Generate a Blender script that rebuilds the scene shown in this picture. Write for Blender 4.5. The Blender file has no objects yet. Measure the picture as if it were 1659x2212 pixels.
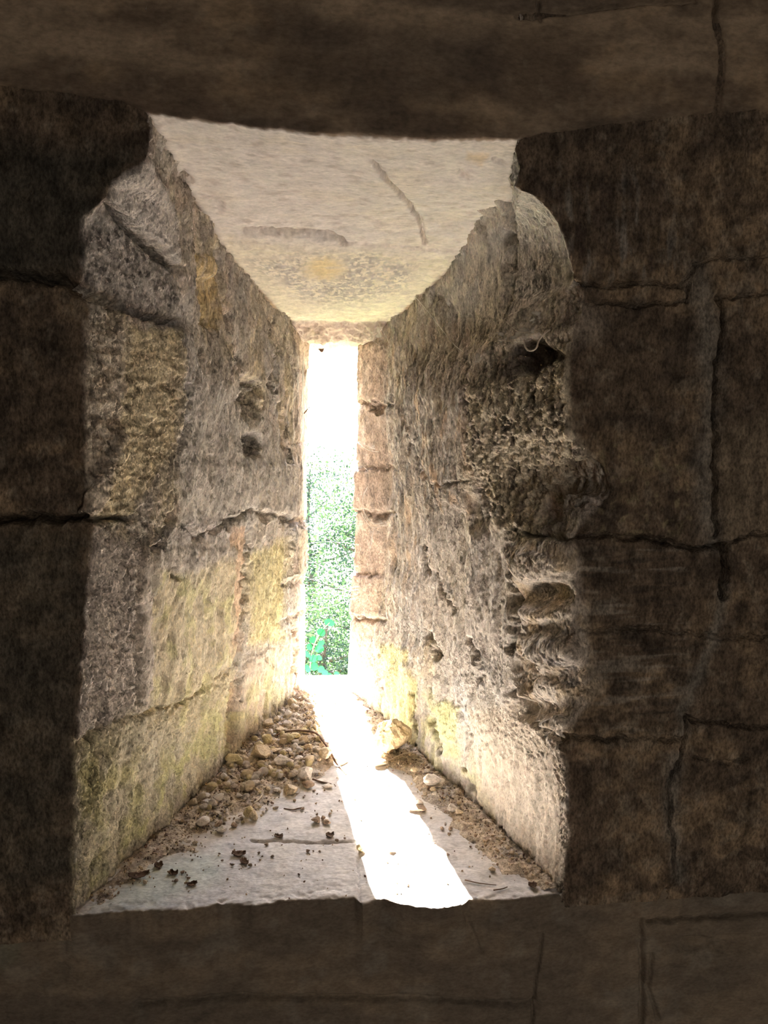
import bpy, math, random
import numpy as np
from mathutils import Vector, Matrix

sc = bpy.context.scene
COL = sc.collection
rng = np.random.default_rng(7)
random.seed(7)

# ------------------------------------------------------------------ camera
W, H, F = 1659.0, 2212.0, 1662.0
ZC = 1.60
CAM = np.array([0.0, -1.30, ZC])
YAW, PITCH = math.radians(6.33), math.radians(5.36)
fwd = np.array([math.sin(YAW) * math.cos(PITCH), math.cos(YAW) * math.cos(PITCH), -math.sin(PITCH)])
rgt = np.array([math.cos(YAW), -math.sin(YAW), 0.0])
up = np.cross(rgt, fwd)
cam_d = bpy.data.cameras.new('camera')
cam = bpy.data.objects.new('camera', cam_d)
COL.objects.link(cam)
cam_d.sensor_fit = 'VERTICAL'
cam_d.sensor_height = 24.0
cam_d.lens = F / H * 24.0
cam_d.clip_start = 0.02
cam.matrix_world = Matrix([[rgt[0], up[0], -fwd[0], CAM[0]], [rgt[1], up[1], -fwd[1], CAM[1]],
                           [rgt[2], up[2], -fwd[2], CAM[2]], [0, 0, 0, 1]])
sc.camera = cam


def ray(px, py):
    px = np.asarray(px, float); py = np.asarray(py, float)
    return fwd + rgt * ((px - W / 2) / F)[..., None] + up * ((H / 2 - py) / F)[..., None]


def on_plane(px, py, p0, n):
    d = ray(px, py)
    t = ((np.asarray(p0) - CAM) @ np.asarray(n)) / (d @ np.asarray(n))
    return CAM + d * np.asarray(t)[..., None]


def on_y(px, py, Y):
    d = ray(px, py)
    return CAM + d * ((Y - CAM[1]) / d[..., 1])[..., None]


def on_z(px, py, Z):
    d = ray(px, py)
    return CAM + d * ((Z - CAM[2]) / d[..., 2])[..., None]


def project(P):
    v = P - CAM
    dz = np.maximum(v @ fwd, 0.05)
    return np.stack([W / 2 + F * (v @ rgt) / dz, H / 2 - F * (v @ up) / dz], -1)


ZS = ZC - 0.787          # height of the sill
_s0, _s1, _s2 = on_y(170, 1975, 0), on_y(1212, 1932, 0), on_y(700, 1489, 1.17)
PL_S = (_s0, np.cross(_s1 - _s0, _s2 - _s0))      # the worn sill leans a little to the right


def sill_z(x, y):
    p0, n = PL_S
    return p0[2] - ((x - p0[0]) * n[0] + (y - p0[1]) * n[1]) / n[2]


# ------------------------------------------------------------------ light
SUN_E, SKY_E, ROOM_W = 560.0, 4.0, 27.0
SUN_ELEV = math.radians(36)
sc.view_settings.view_transform = 'Standard'
sc.view_settings.look = 'None'
sc.view_settings.gamma = 1.0
sc.view_settings.use_curve_mapping = False
sc.view_settings.exposure = 0.28
sc.cycles.use_denoising = True
sc.cycles.max_bounces = 12
sc.cycles.diffuse_bounces = 7
sc.cycles.transparent_max_bounces = 16
sc.cycles.sample_clamp_indirect = 12.0
sc.cycles.caustics_reflective = False
sc.cycles.caustics_refractive = False

world = bpy.data.worlds.new('sky')
sc.world = world
world.use_nodes = True
wn, wl = world.node_tree.nodes, world.node_tree.links
sky = wn.new('ShaderNodeTexSky')
sky.sky_type = 'NISHITA'
sky.sun_disc = False
sky.sun_elevation = SUN_ELEV
sky.altitude = 50
sky.dust_density = 1.0
bg = wn['Background']
bg.inputs['Strength'].default_value = SKY_E
wl.new(sky.outputs['Color'], bg.inputs['Color'])

a = on_z(716, 1490, ZS); b = on_z(915, 1955, ZS)
hd = (b - a)[:2]; hd /= np.linalg.norm(hd)
sun_dir = Vector((hd[0] * math.cos(SUN_ELEV), hd[1] * math.cos(SUN_ELEV), -math.sin(SUN_ELEV)))
sky.sun_rotation = math.atan2(-hd[0], -hd[1])
sun_d = bpy.data.lights.new('sun', 'SUN')
sun_d.energy = SUN_E
sun_d.angle = math.radians(0.53)
sun_d.color = (1.0, 0.95, 0.87)
sun = bpy.data.objects.new('sun', sun_d)
COL.objects.link(sun)
sun.rotation_euler = sun_dir.to_track_quat('-Z', 'Y').to_euler()
sun.location = (-6, 12, 10)

# added fill lamp behind the camera for the inner wall; no doorway stands there
dl = bpy.data.lights.new('room_fill', 'AREA')
dl.shape = 'RECTANGLE'; dl.size = 1.0; dl.size_y = 2.0
dl.energy = ROOM_W
dl.color = (1.0, 0.90, 0.78)
dlo = bpy.data.objects.new('room_fill', dl)
COL.objects.link(dlo)
dlo.location = (0.9, -3.75, 1.05)
dlo.rotation_euler = (math.radians(90), 0, 0)
# portal: guides sky sampling through the slit (gives no light of its own)
pl = bpy.data.lights.new('slit_portal', 'AREA')
pl.shape = 'RECTANGLE'; pl.size = 0.30; pl.size_y = 1.25
pl.cycles.is_portal = True
plo = bpy.data.objects.new('slit_portal', pl)
COL.objects.link(plo)
plo.location = (0.08, 1.36, ZS + 0.55)
plo.rotation_euler = (math.radians(-90), 0, 0)

# ------------------------------------------------------------------ noise
_perm = np.random.default_rng(3).permutation(256)
_perm = np.concatenate([_perm, _perm, _perm])
_g = np.random.default_rng(5).normal(size=(256, 3))
_g /= np.linalg.norm(_g, axis=1)[:, None]


def gnoise(p):
    p = np.asarray(p, float)
    i = np.floor(p).astype(int); f = p - i; i &= 255
    u = f * f * f * (f * (f * 6 - 15) + 10)
    out = 0
    for dx in (0, 1):
        for dy in (0, 1):
            for dz in (0, 1):
                h = _perm[_perm[_perm[(i[..., 0] + dx) & 255] + ((i[..., 1] + dy) & 255)] + ((i[..., 2] + dz) & 255)]
                g = _g[h]
                d = g[..., 0] * (f[..., 0] - dx) + g[..., 1] * (f[..., 1] - dy) + g[..., 2] * (f[..., 2] - dz)
                w = (u[..., 0] if dx else 1 - u[..., 0]) * (u[..., 1] if dy else 1 - u[..., 1]) * (u[..., 2] if dz else 1 - u[..., 2])
                out = out + w * d
    return out * 1.5


def fbm(p, s, o=4, seed=0.0, gain=0.5):
    q = np.asarray(p) * np.asarray(s) + seed
    r, a_, n = 0, 1.0, 0
    for k in range(o):
        r = r + a_ * gnoise(q); n += a_
        q = q * 2.03 + 11.7; a_ *= gain
    return r / n * 1.6


def sm(e0, e1, x):
    t = np.clip((x - e0) / (e1 - e0), 0, 1)
    return t * t * (3 - 2 * t)


def dline(Q, pts):
    pts = np.asarray(pts, float)
    best = np.full(Q.shape[:-1], 1e9)
    for a_, b_ in zip(pts[:-1], pts[1:]):
        ab = b_ - a_
        t = np.clip(((Q - a_) @ ab) / (ab @ ab + 1e-9), 0, 1)
        best = np.minimum(best, np.linalg.norm(Q - a_ - t[..., None] * ab, axis=-1))
    return best


def inpoly(Q, pts, soft=10):
    pts = np.asarray(pts, float)
    x, y = Q[..., 0], Q[..., 1]
    c = np.zeros(x.shape, bool)
    for (x1, y1), (x2, y2) in zip(pts, np.roll(pts, -1, 0)):
        if y1 == y2: continue
        k = ((y1 > y) != (y2 > y)) & (x < (x2 - x1) * (y - y1) / (y2 - y1) + x1)
        c ^= k
    d = dline(Q, np.vstack([pts, pts[:1]]))
    return sm(-soft, soft, np.where(c, d, -d))


def ell(Q, cx, cy, rx, ry, soft=0.4):
    r = np.hypot((Q[..., 0] - cx) / rx, (Q[..., 1] - cy) / ry)
    return sm(1 + soft, 1 - soft, r)


def mix(c, col, m):
    return c * (1 - m[..., None]) + np.asarray(col, float) * m[..., None]


# ------------------------------------------------------------------ materials
def nd(nt, t, **kw):
    n = nt.nodes.new(t)
    for k, v in kw.items(): setattr(n, k, v)
    return n


def stone_mat(name, attr=True, color=(.4, .35, .28), grain=220, bump=0.6, var=0.55, streak=(1, 1, 1), dist=0.002):
    m = bpy.data.materials.new(name); m.use_nodes = True
    nt = m.node_tree; L = nt.links
    bs = nt.nodes['Principled BSDF']
    bs.inputs['Roughness'].default_value = 0.95
    bs.inputs['Specular IOR Level'].default_value = 0.12
    geo = nd(nt, 'ShaderNodeTexCoord')
    mp = nd(nt, 'ShaderNodeMapping'); mp.inputs['Scale'].default_value = streak
    L.new(geo.outputs['Object'], mp.inputs['Vector'])
    n1 = nd(nt, 'ShaderNodeTexNoise'); n1.inputs['Scale'].default_value = 38; n1.inputs['Detail'].default_value = 8; n1.inputs['Roughness'].default_value = .68
    n2 = nd(nt, 'ShaderNodeTexNoise'); n2.inputs['Scale'].default_value = grain; n2.inputs['Detail'].default_value = 5; n2.inputs['Roughness'].default_value = .6
    L.new(mp.outputs[0], n1.inputs['Vector']); L.new(mp.outputs[0], n2.inputs['Vector'])
    r1 = nd(nt, 'ShaderNodeMapRange'); r1.inputs['From Min'].default_value = .33; r1.inputs['From Max'].default_value = .67
    r1.inputs['To Min'].default_value = 1 - var; r1.inputs['To Max'].default_value = 1 + var * .55
    L.new(n1.outputs['Fac'], r1.inputs['Value'])
    r2 = nd(nt, 'ShaderNodeMapRange'); r2.inputs['From Min'].default_value = .33; r2.inputs['From Max'].default_value = .62
    r2.inputs['To Min'].default_value = 1 - var * .8; r2.inputs['To Max'].default_value = 1 + var * .3
    L.new(n2.outputs['Fac'], r2.inputs['Value'])
    mu = nd(nt, 'ShaderNodeMath', operation='MULTIPLY')
    L.new(r1.outputs[0], mu.inputs[0]); L.new(r2.outputs[0], mu.inputs[1])
    vm = nd(nt, 'ShaderNodeVectorMath', operation='SCALE')
    if attr:
        at = nd(nt, 'ShaderNodeAttribute', attribute_name='albedo')
        L.new(at.outputs['Color'], vm.inputs[0])
    else:
        vm.inputs[0].default_value = color
    L.new(mu.outputs[0], vm.inputs['Scale'])
    L.new(vm.outputs[0], bs.inputs['Base Color'])
    bp = nd(nt, 'ShaderNodeBump'); bp.inputs['Strength'].default_value = bump; bp.inputs['Distance'].default_value = dist
    ad = nd(nt, 'ShaderNodeMath', operation='MULTIPLY_ADD'); ad.inputs[1].default_value = 2.0
    L.new(n1.outputs['Fac'], ad.inputs[0]); L.new(n2.outputs['Fac'], ad.inputs[2])
    L.new(ad.outputs[0], bp.inputs['Height'])
    L.new(bp.outputs[0], bs.inputs['Normal'])
    return m


M_JAMB = stone_mat('weathered_stone', grain=230, bump=1.0, var=.66, streak=(1, 1, .55), dist=.004)
M_LINTEL = stone_mat('lintel_stone', grain=160, bump=.5, var=.28, streak=(.5, 1, 1))
M_SILL = stone_mat('sill_stone', grain=240, bump=.6, var=.28, streak=(.5, 1, 1), dist=.0015)
M_DIRT = stone_mat('dry_rubble', grain=300, bump=1.0, var=.6)
M_CHIP = stone_mat('tan_stone', False, (.60, .48, .33), 260, .7, .4)
M_CHIP2 = stone_mat('pale_stone', False, (.66, .58, .50), 260, .7, .35)
M_CHIP3 = stone_mat('brown_stone', False, (.34, .25, .18), 260, .7, .4)
M_CHIP4 = stone_mat('ochre_stone', False, (.58, .48, .28), 260, .7, .4)
M_CHIP5 = stone_mat('dull_ochre_stone', False, (.36, .27, .155), 200, .9, .45)
M_ROOM = stone_mat('room_stone', False, (.20, .16, .125), 60, .6, .5)
M_FRAME = stone_mat('slit_frame_stone', False, (.50, .40, .32), 200, .8, .4, (1, 1, .5))


def plain(name, col, rough=.8, var=.3, scale=60, transl=0.0, tcol=None):
    m = bpy.data.materials.new(name); m.use_nodes = True
    nt = m.node_tree; L = nt.links
    bs = nt.nodes['Principled BSDF']
    bs.inputs['Roughness'].default_value = rough
    bs.inputs['Specular IOR Level'].default_value = 0.05
    tc = nd(nt, 'ShaderNodeTexCoord'); n1 = nd(nt, 'ShaderNodeTexNoise')
    n1.inputs['Scale'].default_value = scale; n1.inputs['Detail'].default_value = 4
    L.new(tc.outputs['Object'], n1.inputs['Vector'])
    r1 = nd(nt, 'ShaderNodeMapRange'); r1.inputs['From Min'].default_value = .3; r1.inputs['From Max'].default_value = .7
    r1.inputs['To Min'].default_value = 1 - var; r1.inputs['To Max'].default_value = 1 + var
    L.new(n1.outputs['Fac'], r1.inputs['Value'])
    vm = nd(nt, 'ShaderNodeVectorMath', operation='SCALE'); vm.inputs[0].default_value = col
    L.new(r1.outputs[0], vm.inputs['Scale']); L.new(vm.outputs[0], bs.inputs['Base Color'])
    if transl:
        tr = nd(nt, 'ShaderNodeBsdfTranslucent'); tr.inputs['Color'].default_value = (*(tcol or col), 1)
        mx = nd(nt, 'ShaderNodeMixShader'); mx.inputs[0].default_value = transl
        L.new(bs.outputs[0], mx.inputs[1]); L.new(tr.outputs[0], mx.inputs[2])
        L.new(mx.outputs[0], nt.nodes['Material Output'].inputs['Surface'])
    return m


M_TWIG = plain('dark_twig_bark', (.12, .075, .05))
M_STRAW = plain('pale_root', (.45, .38, .29))
M_BARK = plain('tree_bark', (.06, .05, .04))
M_LEAF = plain('tree_leaf', (.024, .038, .026), transl=.25, tcol=(.014, .028, .009), scale=3)
M_LEAF2 = plain('tree_leaf_dark', (.017, .029, .024), transl=.2, tcol=(.010, .020, .008), scale=3)
M_VINE = plain('climber_leaf', (.003, .042, .013), transl=.4, tcol=(.002, .034, .005), scale=40)
M_STEM = plain('climber_stem', (.10, .16, .06))
M_GRASS = plain('outside_ground', (.05, .07, .02), scale=2)


def web_mat(name, dens, scale, stretch=(1, 1, 1), col=(.75, .73, .70)):
    m = bpy.data.materials.new(name); m.use_nodes = True
    nt = m.node_tree; L = nt.links
    nt.nodes.remove(nt.nodes['Principled BSDF'])
    df = nd(nt, 'ShaderNodeBsdfDiffuse'); df.inputs['Color'].default_value = (*col, 1)
    tl = nd(nt, 'ShaderNodeBsdfTranslucent'); tl.inputs['Color'].default_value = (*col, 1)
    m1 = nd(nt, 'ShaderNodeMixShader'); m1.inputs[0].default_value = .5
    L.new(df.outputs[0], m1.inputs[1]); L.new(tl.outputs[0], m1.inputs[2])
    tp = nd(nt, 'ShaderNodeBsdfTransparent')
    tc = nd(nt, 'ShaderNodeTexCoord'); mp = nd(nt, 'ShaderNodeMapping'); mp.inputs['Scale'].default_value = stretch
    L.new(tc.outputs['Object'], mp.inputs[0])
    n1 = nd(nt, 'ShaderNodeTexNoise'); n1.inputs['Scale'].default_value = scale; n1.inputs['Detail'].default_value = 6
    L.new(mp.outputs[0], n1.inputs['Vector'])
    at = nd(nt, 'ShaderNodeAttribute', attribute_name='veil')
    r1 = nd(nt, 'ShaderNodeMapRange'); r1.inputs['From Min'].default_value = .25; r1.inputs['From Max'].default_value = .62
    r1.inputs['To Min'].default_value = 0.12 * dens; r1.inputs['To Max'].default_value = dens
    L.new(n1.outputs['Fac'], r1.inputs['Value'])
    mu = nd(nt, 'ShaderNodeMath', operation='MULTIPLY')
    L.new(r1.outputs[0], mu.inputs[0]); L.new(at.outputs['Fac'], mu.inputs[1])
    m2 = nd(nt, 'ShaderNodeMixShader')
    L.new(mu.outputs[0], m2.inputs[0]); L.new(tp.outputs[0], m2.inputs[1]); L.new(m1.outputs[0], m2.inputs[2])
    L.new(m2.outputs[0], nt.nodes['Material Output'].inputs['Surface'])
    return m


M_WEB = web_mat('cobweb_sheet', .85, 30, (1, 1, .3))
M_DUSTY = plain('dusty_thread', (.40, .34, .28))
M_SILK = plain('cobweb_silk', (.75, .74, .72), transl=.5, tcol=(.75, .74, .72))

# ------------------------------------------------------------------ object helpers


def link(o, parent=None):
    COL.objects.link(o)
    if parent: o.parent = parent
    return o


def empty(name, loc=(0, 0, 0)):
    o = bpy.data.objects.new(name, None); o.location = loc
    o.empty_display_size = .05
    return link(o)


def tag(o, label=None, cat=None, group=None, kind=None):
    if label: o['label'] = label
    if cat: o['category'] = cat
    if group: o['group'] = group
    if kind: o['kind'] = kind
    return o


def mesh_np(name, V, Fc, mat, parent=None, col=None, smooth=True, dens=None, origin=None):
    V = np.asarray(V, np.float32).reshape(-1, 3)
    if origin is not None: V = V - np.asarray(origin, np.float32)
    Fc = np.asarray(Fc, np.int32)
    me = bpy.data.meshes.new(name)
    k = Fc.shape[1]
    me.vertices.add(len(V)); me.vertices.foreach_set('co', V.ravel())
    me.loops.add(Fc.size); me.loops.foreach_set('vertex_index', Fc.ravel())
    me.polygons.add(len(Fc)); me.polygons.foreach_set('loop_start', np.arange(0, Fc.size, k, dtype=np.int32))
    me.polygons.foreach_set('use_smooth', np.full(len(Fc), smooth))
    if col is not None:
        at = me.attributes.new('albedo', 'FLOAT_COLOR', 'POINT')
        c4 = np.ones((len(V), 4), np.float32); c4[:, :3] = np.clip(col.reshape(-1, 3), .005, .9)
        at.data.foreach_set('color', c4.ravel())
    if dens is not None:
        at = me.attributes.new('veil', 'FLOAT', 'POINT')
        at.data.foreach_set('value', np.asarray(dens, np.float32).ravel())
    me.update(calc_edges=True); me.validate()
    me.materials.append(mat)
    o = bpy.data.objects.new(name, me)
    if origin is not None: o.location = origin
    return link(o, parent)


def grid_faces(nr, nc):
    i = np.arange(nr * nc).reshape(nr, nc)
    return np.stack([i[:-1, :-1], i[:-1, 1:], i[1:, 1:], i[1:, :-1]], -1).reshape(-1, 4)


def grid_normals(P, flip=False):
    du = np.gradient(P, axis=1); dv = np.gradient(P, axis=0)
    n = np.cross(du, dv)
    n /= np.linalg.norm(n, axis=-1)[..., None] + 1e-12
    return -n if flip else n


def gsmooth(A, s, axis):
    r = int(3 * s) + 1
    k = np.exp(-.5 * (np.arange(-r, r + 1) / s) ** 2); k /= k.sum()
    pad = [(0, 0)] * A.ndim; pad[axis] = (r, r)
    B = np.pad(A, pad, mode='edge')
    n = A.shape[axis]; out = 0
    for j, w in enumerate(k):
        sl = [slice(None)] * A.ndim; sl[axis] = slice(j, j + n)
        out = out + w * B[tuple(sl)]
    return out


def groove(Q, pts, w, depth, d):
    """subtract a groove along a polyline traced on the surface"""
    pts = np.asarray(pts, float)
    lo, hi = pts.min(0) - 4 * w, pts.max(0) + 4 * w
    k = (Q[..., 0] > lo[0]) & (Q[..., 0] < hi[0]) & (Q[..., 1] > lo[1]) & (Q[..., 1] < hi[1])
    if k.any():
        dd = dline(Q[k], pts)
        d[k] -= depth * np.exp(-(dd / w) ** 2)


# ------------------------------------------------------------------ room shell behind the camera
XL, XR, YB, ZT = -1.75, 2.15, -3.8, 2.9


def box(name, lo, hi, mat, parent=None, kind=None):
    lo, hi = np.array(lo, float), np.array(hi, float)
    V = np.array([[x, y, z] for x in (0, 1) for y in (0, 1) for z in (0, 1)]) * (hi - lo) + lo
    Fc = [[0, 1, 3, 2], [4, 6, 7, 5], [0, 4, 5, 1], [2, 3, 7, 6], [0, 2, 6, 4], [1, 5, 7, 3]]
    o = mesh_np(name, V, Fc, mat, parent, smooth=False)
    if kind: o['kind'] = kind
    return o


box('floor', (XL - .2, YB - .2, -.1), (XR + .2, 1.3, 0), M_ROOM, kind='structure')
box('ceiling', (XL - .2, YB - .2, ZT), (XR + .2, 1.3, ZT + .1), M_ROOM, kind='structure')
box('wall_left', (XL - .2, YB, 0), (XL, 1.3, ZT), M_ROOM, kind='structure')
box('wall_right', (XR, YB, 0), (XR + .2, 1.3, ZT), M_ROOM, kind='structure')
box('wall_back', (XL - .2, YB - .2, 0), (XR + .2, YB, ZT), M_ROOM, kind='structure')

# ------------------------------------------------------------------ the wall with the splayed slit opening
wall = empty('wall_front', (0, 0, 0)); wall['kind'] = 'structure'
Y_S, Y_O, Y_E = 1.05, 1.17, 1.32

L_top, L_bot = on_y(330, 250, 0), on_y(165, 1965, 0)
R_top, R_bot = on_y(1112, 303, 0), on_y(1212, 1930, 0)
PL_L = (L_bot, np.cross(L_top - L_bot, on_y(642, 1100, Y_S) - L_bot))
PL_R = (R_bot, np.cross(R_top - R_bot, on_y(826, 1100, Y_S) - R_bot))

LF = [(328, 245), (331, 290), (325, 340), (285, 375), (240, 400), (215, 440), (192, 480), (186, 560), (182, 620), (195, 690),
      (192, 800), (192, 900), (190, 1000), (200, 1080), (205, 1115), (207, 1180), (195, 1240), (186, 1330), (182, 1450),
      (176, 1560), (170, 1650), (165, 1800), (160, 1968)]
LI = [(332, 245, .01), (338, 290, .05), (350, 350, .10), (372, 440, .16), (388, 540, .20), (392, 690, .22), (408, 780), (412, 850), (404, 930), (382, 1000),
      (360, 1140), (320, 1180), (302, 1260), (300, 1400), (300, 1500), (262, 1600), (225, 1700), (195, 1850), (178, 1968)]
LS = [(632, 690), (645, 770), (645, 900), (652, 1000), (652, 1110), (640, 1200), (645, 1300), (636, 1400), (634, 1492)]
LO = [(668, 745), (664, 900), (661, 1000), (664, 1120), (660, 1240), (658, 1490)]
RF = [(1116, 290), (1114, 330), (1113, 405), (1150, 425), (1185, 460), (1210, 505), (1228, 560), (1237, 612), (1264, 632),
      (1254, 690), (1238, 755), (1226, 800), (1228, 880), (1235, 930), (1262, 975), (1290, 1010), (1318, 1060), (1290, 1110),
      (1240, 1150), (1225, 1165), (1230, 1220), (1240, 1290), (1232, 1350), (1240, 1400), (1265, 1450), (1285, 1490),
      (1240, 1540), (1215, 1580), (1200, 1610), (1212, 1650), (1225, 1700), (1222, 1800), (1214, 1935)]
RI = [(1112, 290, .01), (1110, 330, .05), (1095, 440, .20), (1089, 520, .25), (1088, 680, .25), (1075, 715, .26), (1035, 760, .30), (1005, 840, .34), (1008, 950, .34),
      (1015, 1040, .33), (1060, 1110, .25), (1105, 1160, .18), (1112, 1250, .17), (1105, 1350, .17), (1100, 1440, .18), (1115, 1500, .15), (1160, 1570, .09),
      (1190, 1620, .05), (1208, 1690, .02), (1210, 1800, .02), (1206, 1935, .02)]
RS = [(838, 690), (838, 800), (832, 880), (842, 1010), (835, 1100), (838, 1200), (825, 1300), (805, 1380), (785, 1490)]
RO = [(780, 745), (775, 900), (770, 1000), (768, 1120), (765, 1250), (760, 1350), (752, 1490)]


def curve_xy(pts, Y=None, plane=None):
    P = np.array([on_y(q[0], q[1], q[2]) if len(q) == 3 else (on_y(q[0], q[1], Y) if plane is None else on_plane(q[0], q[1], *plane)) for q in pts])
    o = np.argsort(P[:, 2])
    return P[o]


def at_z(P, z):
    return np.interp(z, P[:, 2], P[:, 0]), np.interp(z, P[:, 2], P[:, 1])


NR = 620
zz = np.linspace(ZS - .07, ZC + .70, NR)


def jamb_base(side):
    if side == 'L':
        Fp, Ip, Sp, Op = curve_xy(LF, 0.0), curve_xy(LI, plane=PL_L), curve_xy(LS, Y_S), curve_xy(LO, Y_O)
        far, view, sg = XL, on_y(-40, 1000, 0)[0], -1
    else:
        Fp, Ip, Sp, Op = curve_xy(RF, 0.0), curve_xy(RI, plane=PL_R), curve_xy(RS, Y_S), curve_xy(RO, Y_O)
        far, view, sg = XR, on_y(1700, 1000, 0)[0], 1
    fx, fy = at_z(Fp, zz); ix, iy = at_z(Ip, zz); sx, sy = at_z(Sp, zz); ox, oy = at_z(Op, zz)
    jag = fbm(np.stack([zz * 0, zz * 0, zz], -1), 30, 4, seed=3 if side == 'L' else 9)
    fx = fx + .010 * jag
    iy = np.clip(iy, 0.012, .6)
    zero = np.zeros(NR)
    st = [(np.full(NR, far), zero), (np.full(NR, view), zero), (fx, fy), (ix, iy), (sx, sy), (ox, oy),
          (ox + sg * .03, np.full(NR, Y_E)), (np.full(NR, far), np.full(NR, Y_E))]
    cnt = [14, 210 if side == 'R' else 150, 110, 220, 34, 14, 8]
    cols, zone = [], []
    for k, n in enumerate(cnt):
        t = np.linspace(0, 1, n, endpoint=(k == len(cnt) - 1))
        x = st[k][0][:, None] * (1 - t) + st[k + 1][0][:, None] * t
        y = st[k][1][:, None] * (1 - t) + st[k + 1][1][:, None] * t
        cols.append(np.stack([x, y], -1)); zone += [k] * n
    XY = np.concatenate(cols, 1)
    zone = np.array(zone)
    sxy = gsmooth(XY, 3.0, 1)
    w = np.zeros(len(zone)); c0 = cnt[0] + 20
    w[c0:sum(cnt[:4])] = 1
    XY = XY * (1 - w[None, :, None]) + sxy * w[None, :, None]
    XY = gsmooth(XY, 1.5, 0)
    P = np.concatenate([XY, np.repeat(zz[:, None], XY.shape[1], 1)[..., None]], -1)
    return P, zone


BROWN_A, BROWN_B, BROWN_C = (.115, .088, .066), (.20, .155, .115), (.075, .060, .048)


def inner_face_colour(P, Q, calm=.75):
    """colour of the inner face, darker brown than the reveals"""
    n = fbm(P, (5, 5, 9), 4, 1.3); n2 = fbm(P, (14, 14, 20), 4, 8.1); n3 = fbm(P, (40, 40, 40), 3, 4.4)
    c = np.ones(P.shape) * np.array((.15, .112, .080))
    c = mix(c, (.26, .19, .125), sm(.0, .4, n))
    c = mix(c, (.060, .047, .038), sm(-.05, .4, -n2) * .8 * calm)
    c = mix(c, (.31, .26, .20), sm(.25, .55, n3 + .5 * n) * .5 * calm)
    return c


def front_marks(P, Q, c):
    hz = fbm(P, (6, 6, 60), 4, 2.2)
    lay = inpoly(Q, [(1230, 1180), (1480, 1180), (1490, 1600), (1230, 1600)], 30)
    c = mix(c, (.34, .30, .25), lay * sm(.15, .5, hz) * .6)
    c = mix(c, (.06, .05, .042), lay * sm(.1, .5, -hz) * .6)
    # mortar, drips and pale blotches
    w = Q + 9 * np.stack([fbm(P, 25, 3, 1), fbm(P, 25, 3, 7)], -1)
    for pts, wd in (([(1510, 590), (1530, 700), (1535, 900), (1520, 1060), (1545, 1175)], 26),
                    ([(1568, 1270), (1545, 1370), (1510, 1460), (1482, 1530), (1470, 1590)], 13),
                    ([(1462, 1640), (1448, 1720), (1455, 1850), (1470, 1900)], 18)):
        c = mix(c, (.26, .235, .20), np.exp(-(dline(w, pts) / wd) ** 2) * .7)
    drip = fbm(P * np.array([1, 1, .22]), 60, 3, 5.5)
    reg = inpoly(Q, [(1170, 360), (1420, 380), (1500, 590), (1200, 610)], 40)
    c = mix(c, (.30, .275, .245), reg * sm(.05, .5, drip) * .65)
    c = mix(c, (.07, .052, .045), reg * sm(.1, .5, -drip) * .6)
    lich = fbm(P, 50, 4, 9.9)
    reg = inpoly(Q, [(1290, 960), (1480, 950), (1490, 1150), (1300, 1160)], 30)
    c = mix(c, (.33, .28, .17), reg * sm(.15, .4, lich) * .6)
    reg = inpoly(Q, [(1540, 930), (1659, 900), (1700, 1160), (1560, 1170)], 20)
    c = mix(c, (.24, .19, .135), reg * .7)
    # greenish black on the left, below the ledge
    reg = inpoly(Q, [(-50, 300), (320, 330), (230, 440), (180, 600), (120, 610), (-50, 600)], 40)
    c = mix(c, (.060, .058, .048), reg * .75)
    reg = inpoly(Q, [(-50, 1130), (200, 1140), (170, 1900), (-50, 1950)], 40)
    c = mix(c, (.085, .078, .062), reg * .65)
    return c


def rev_colour(P, seed):
    n = fbm(P, (7, 7, 4), 4, seed); n2 = fbm(P, (20, 20, 9), 4, seed + 5); n3 = fbm(P, (55, 55, 22), 3, seed + 9)
    c = np.ones(P.shape) * np.array((.55, .49, .415))
    c = mix(c, (.66, .57, .41), sm(.05, .5, n) * .8)
    c = mix(c, (.50, .475, .45), sm(.05, .5, -n) * .8)
    c = mix(c, (.60, .49, .42), sm(.1, .5, n2) * .6)
    c = mix(c, (.30, .26, .22), sm(.15, .55, -n2 - .3 * n3) * .7)
    c = mix(c, (.20, .165, .135), sm(.3, .6, n3) * .6)
    return c


def flaky(P, seed):
    """hanging plates of old plaster and weathered stone: steep vertical relief"""
    q = P * np.array([1, 1, .30])
    a_ = fbm(q, 26, 4, seed); b_ = fbm(q, 70, 3, seed + 4)
    plates = np.floor((a_ * 2.2 + .3 * b_) * 2.5) / 2.5
    return .0036 * plates + .0032 * a_ + .0024 * b_


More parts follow.
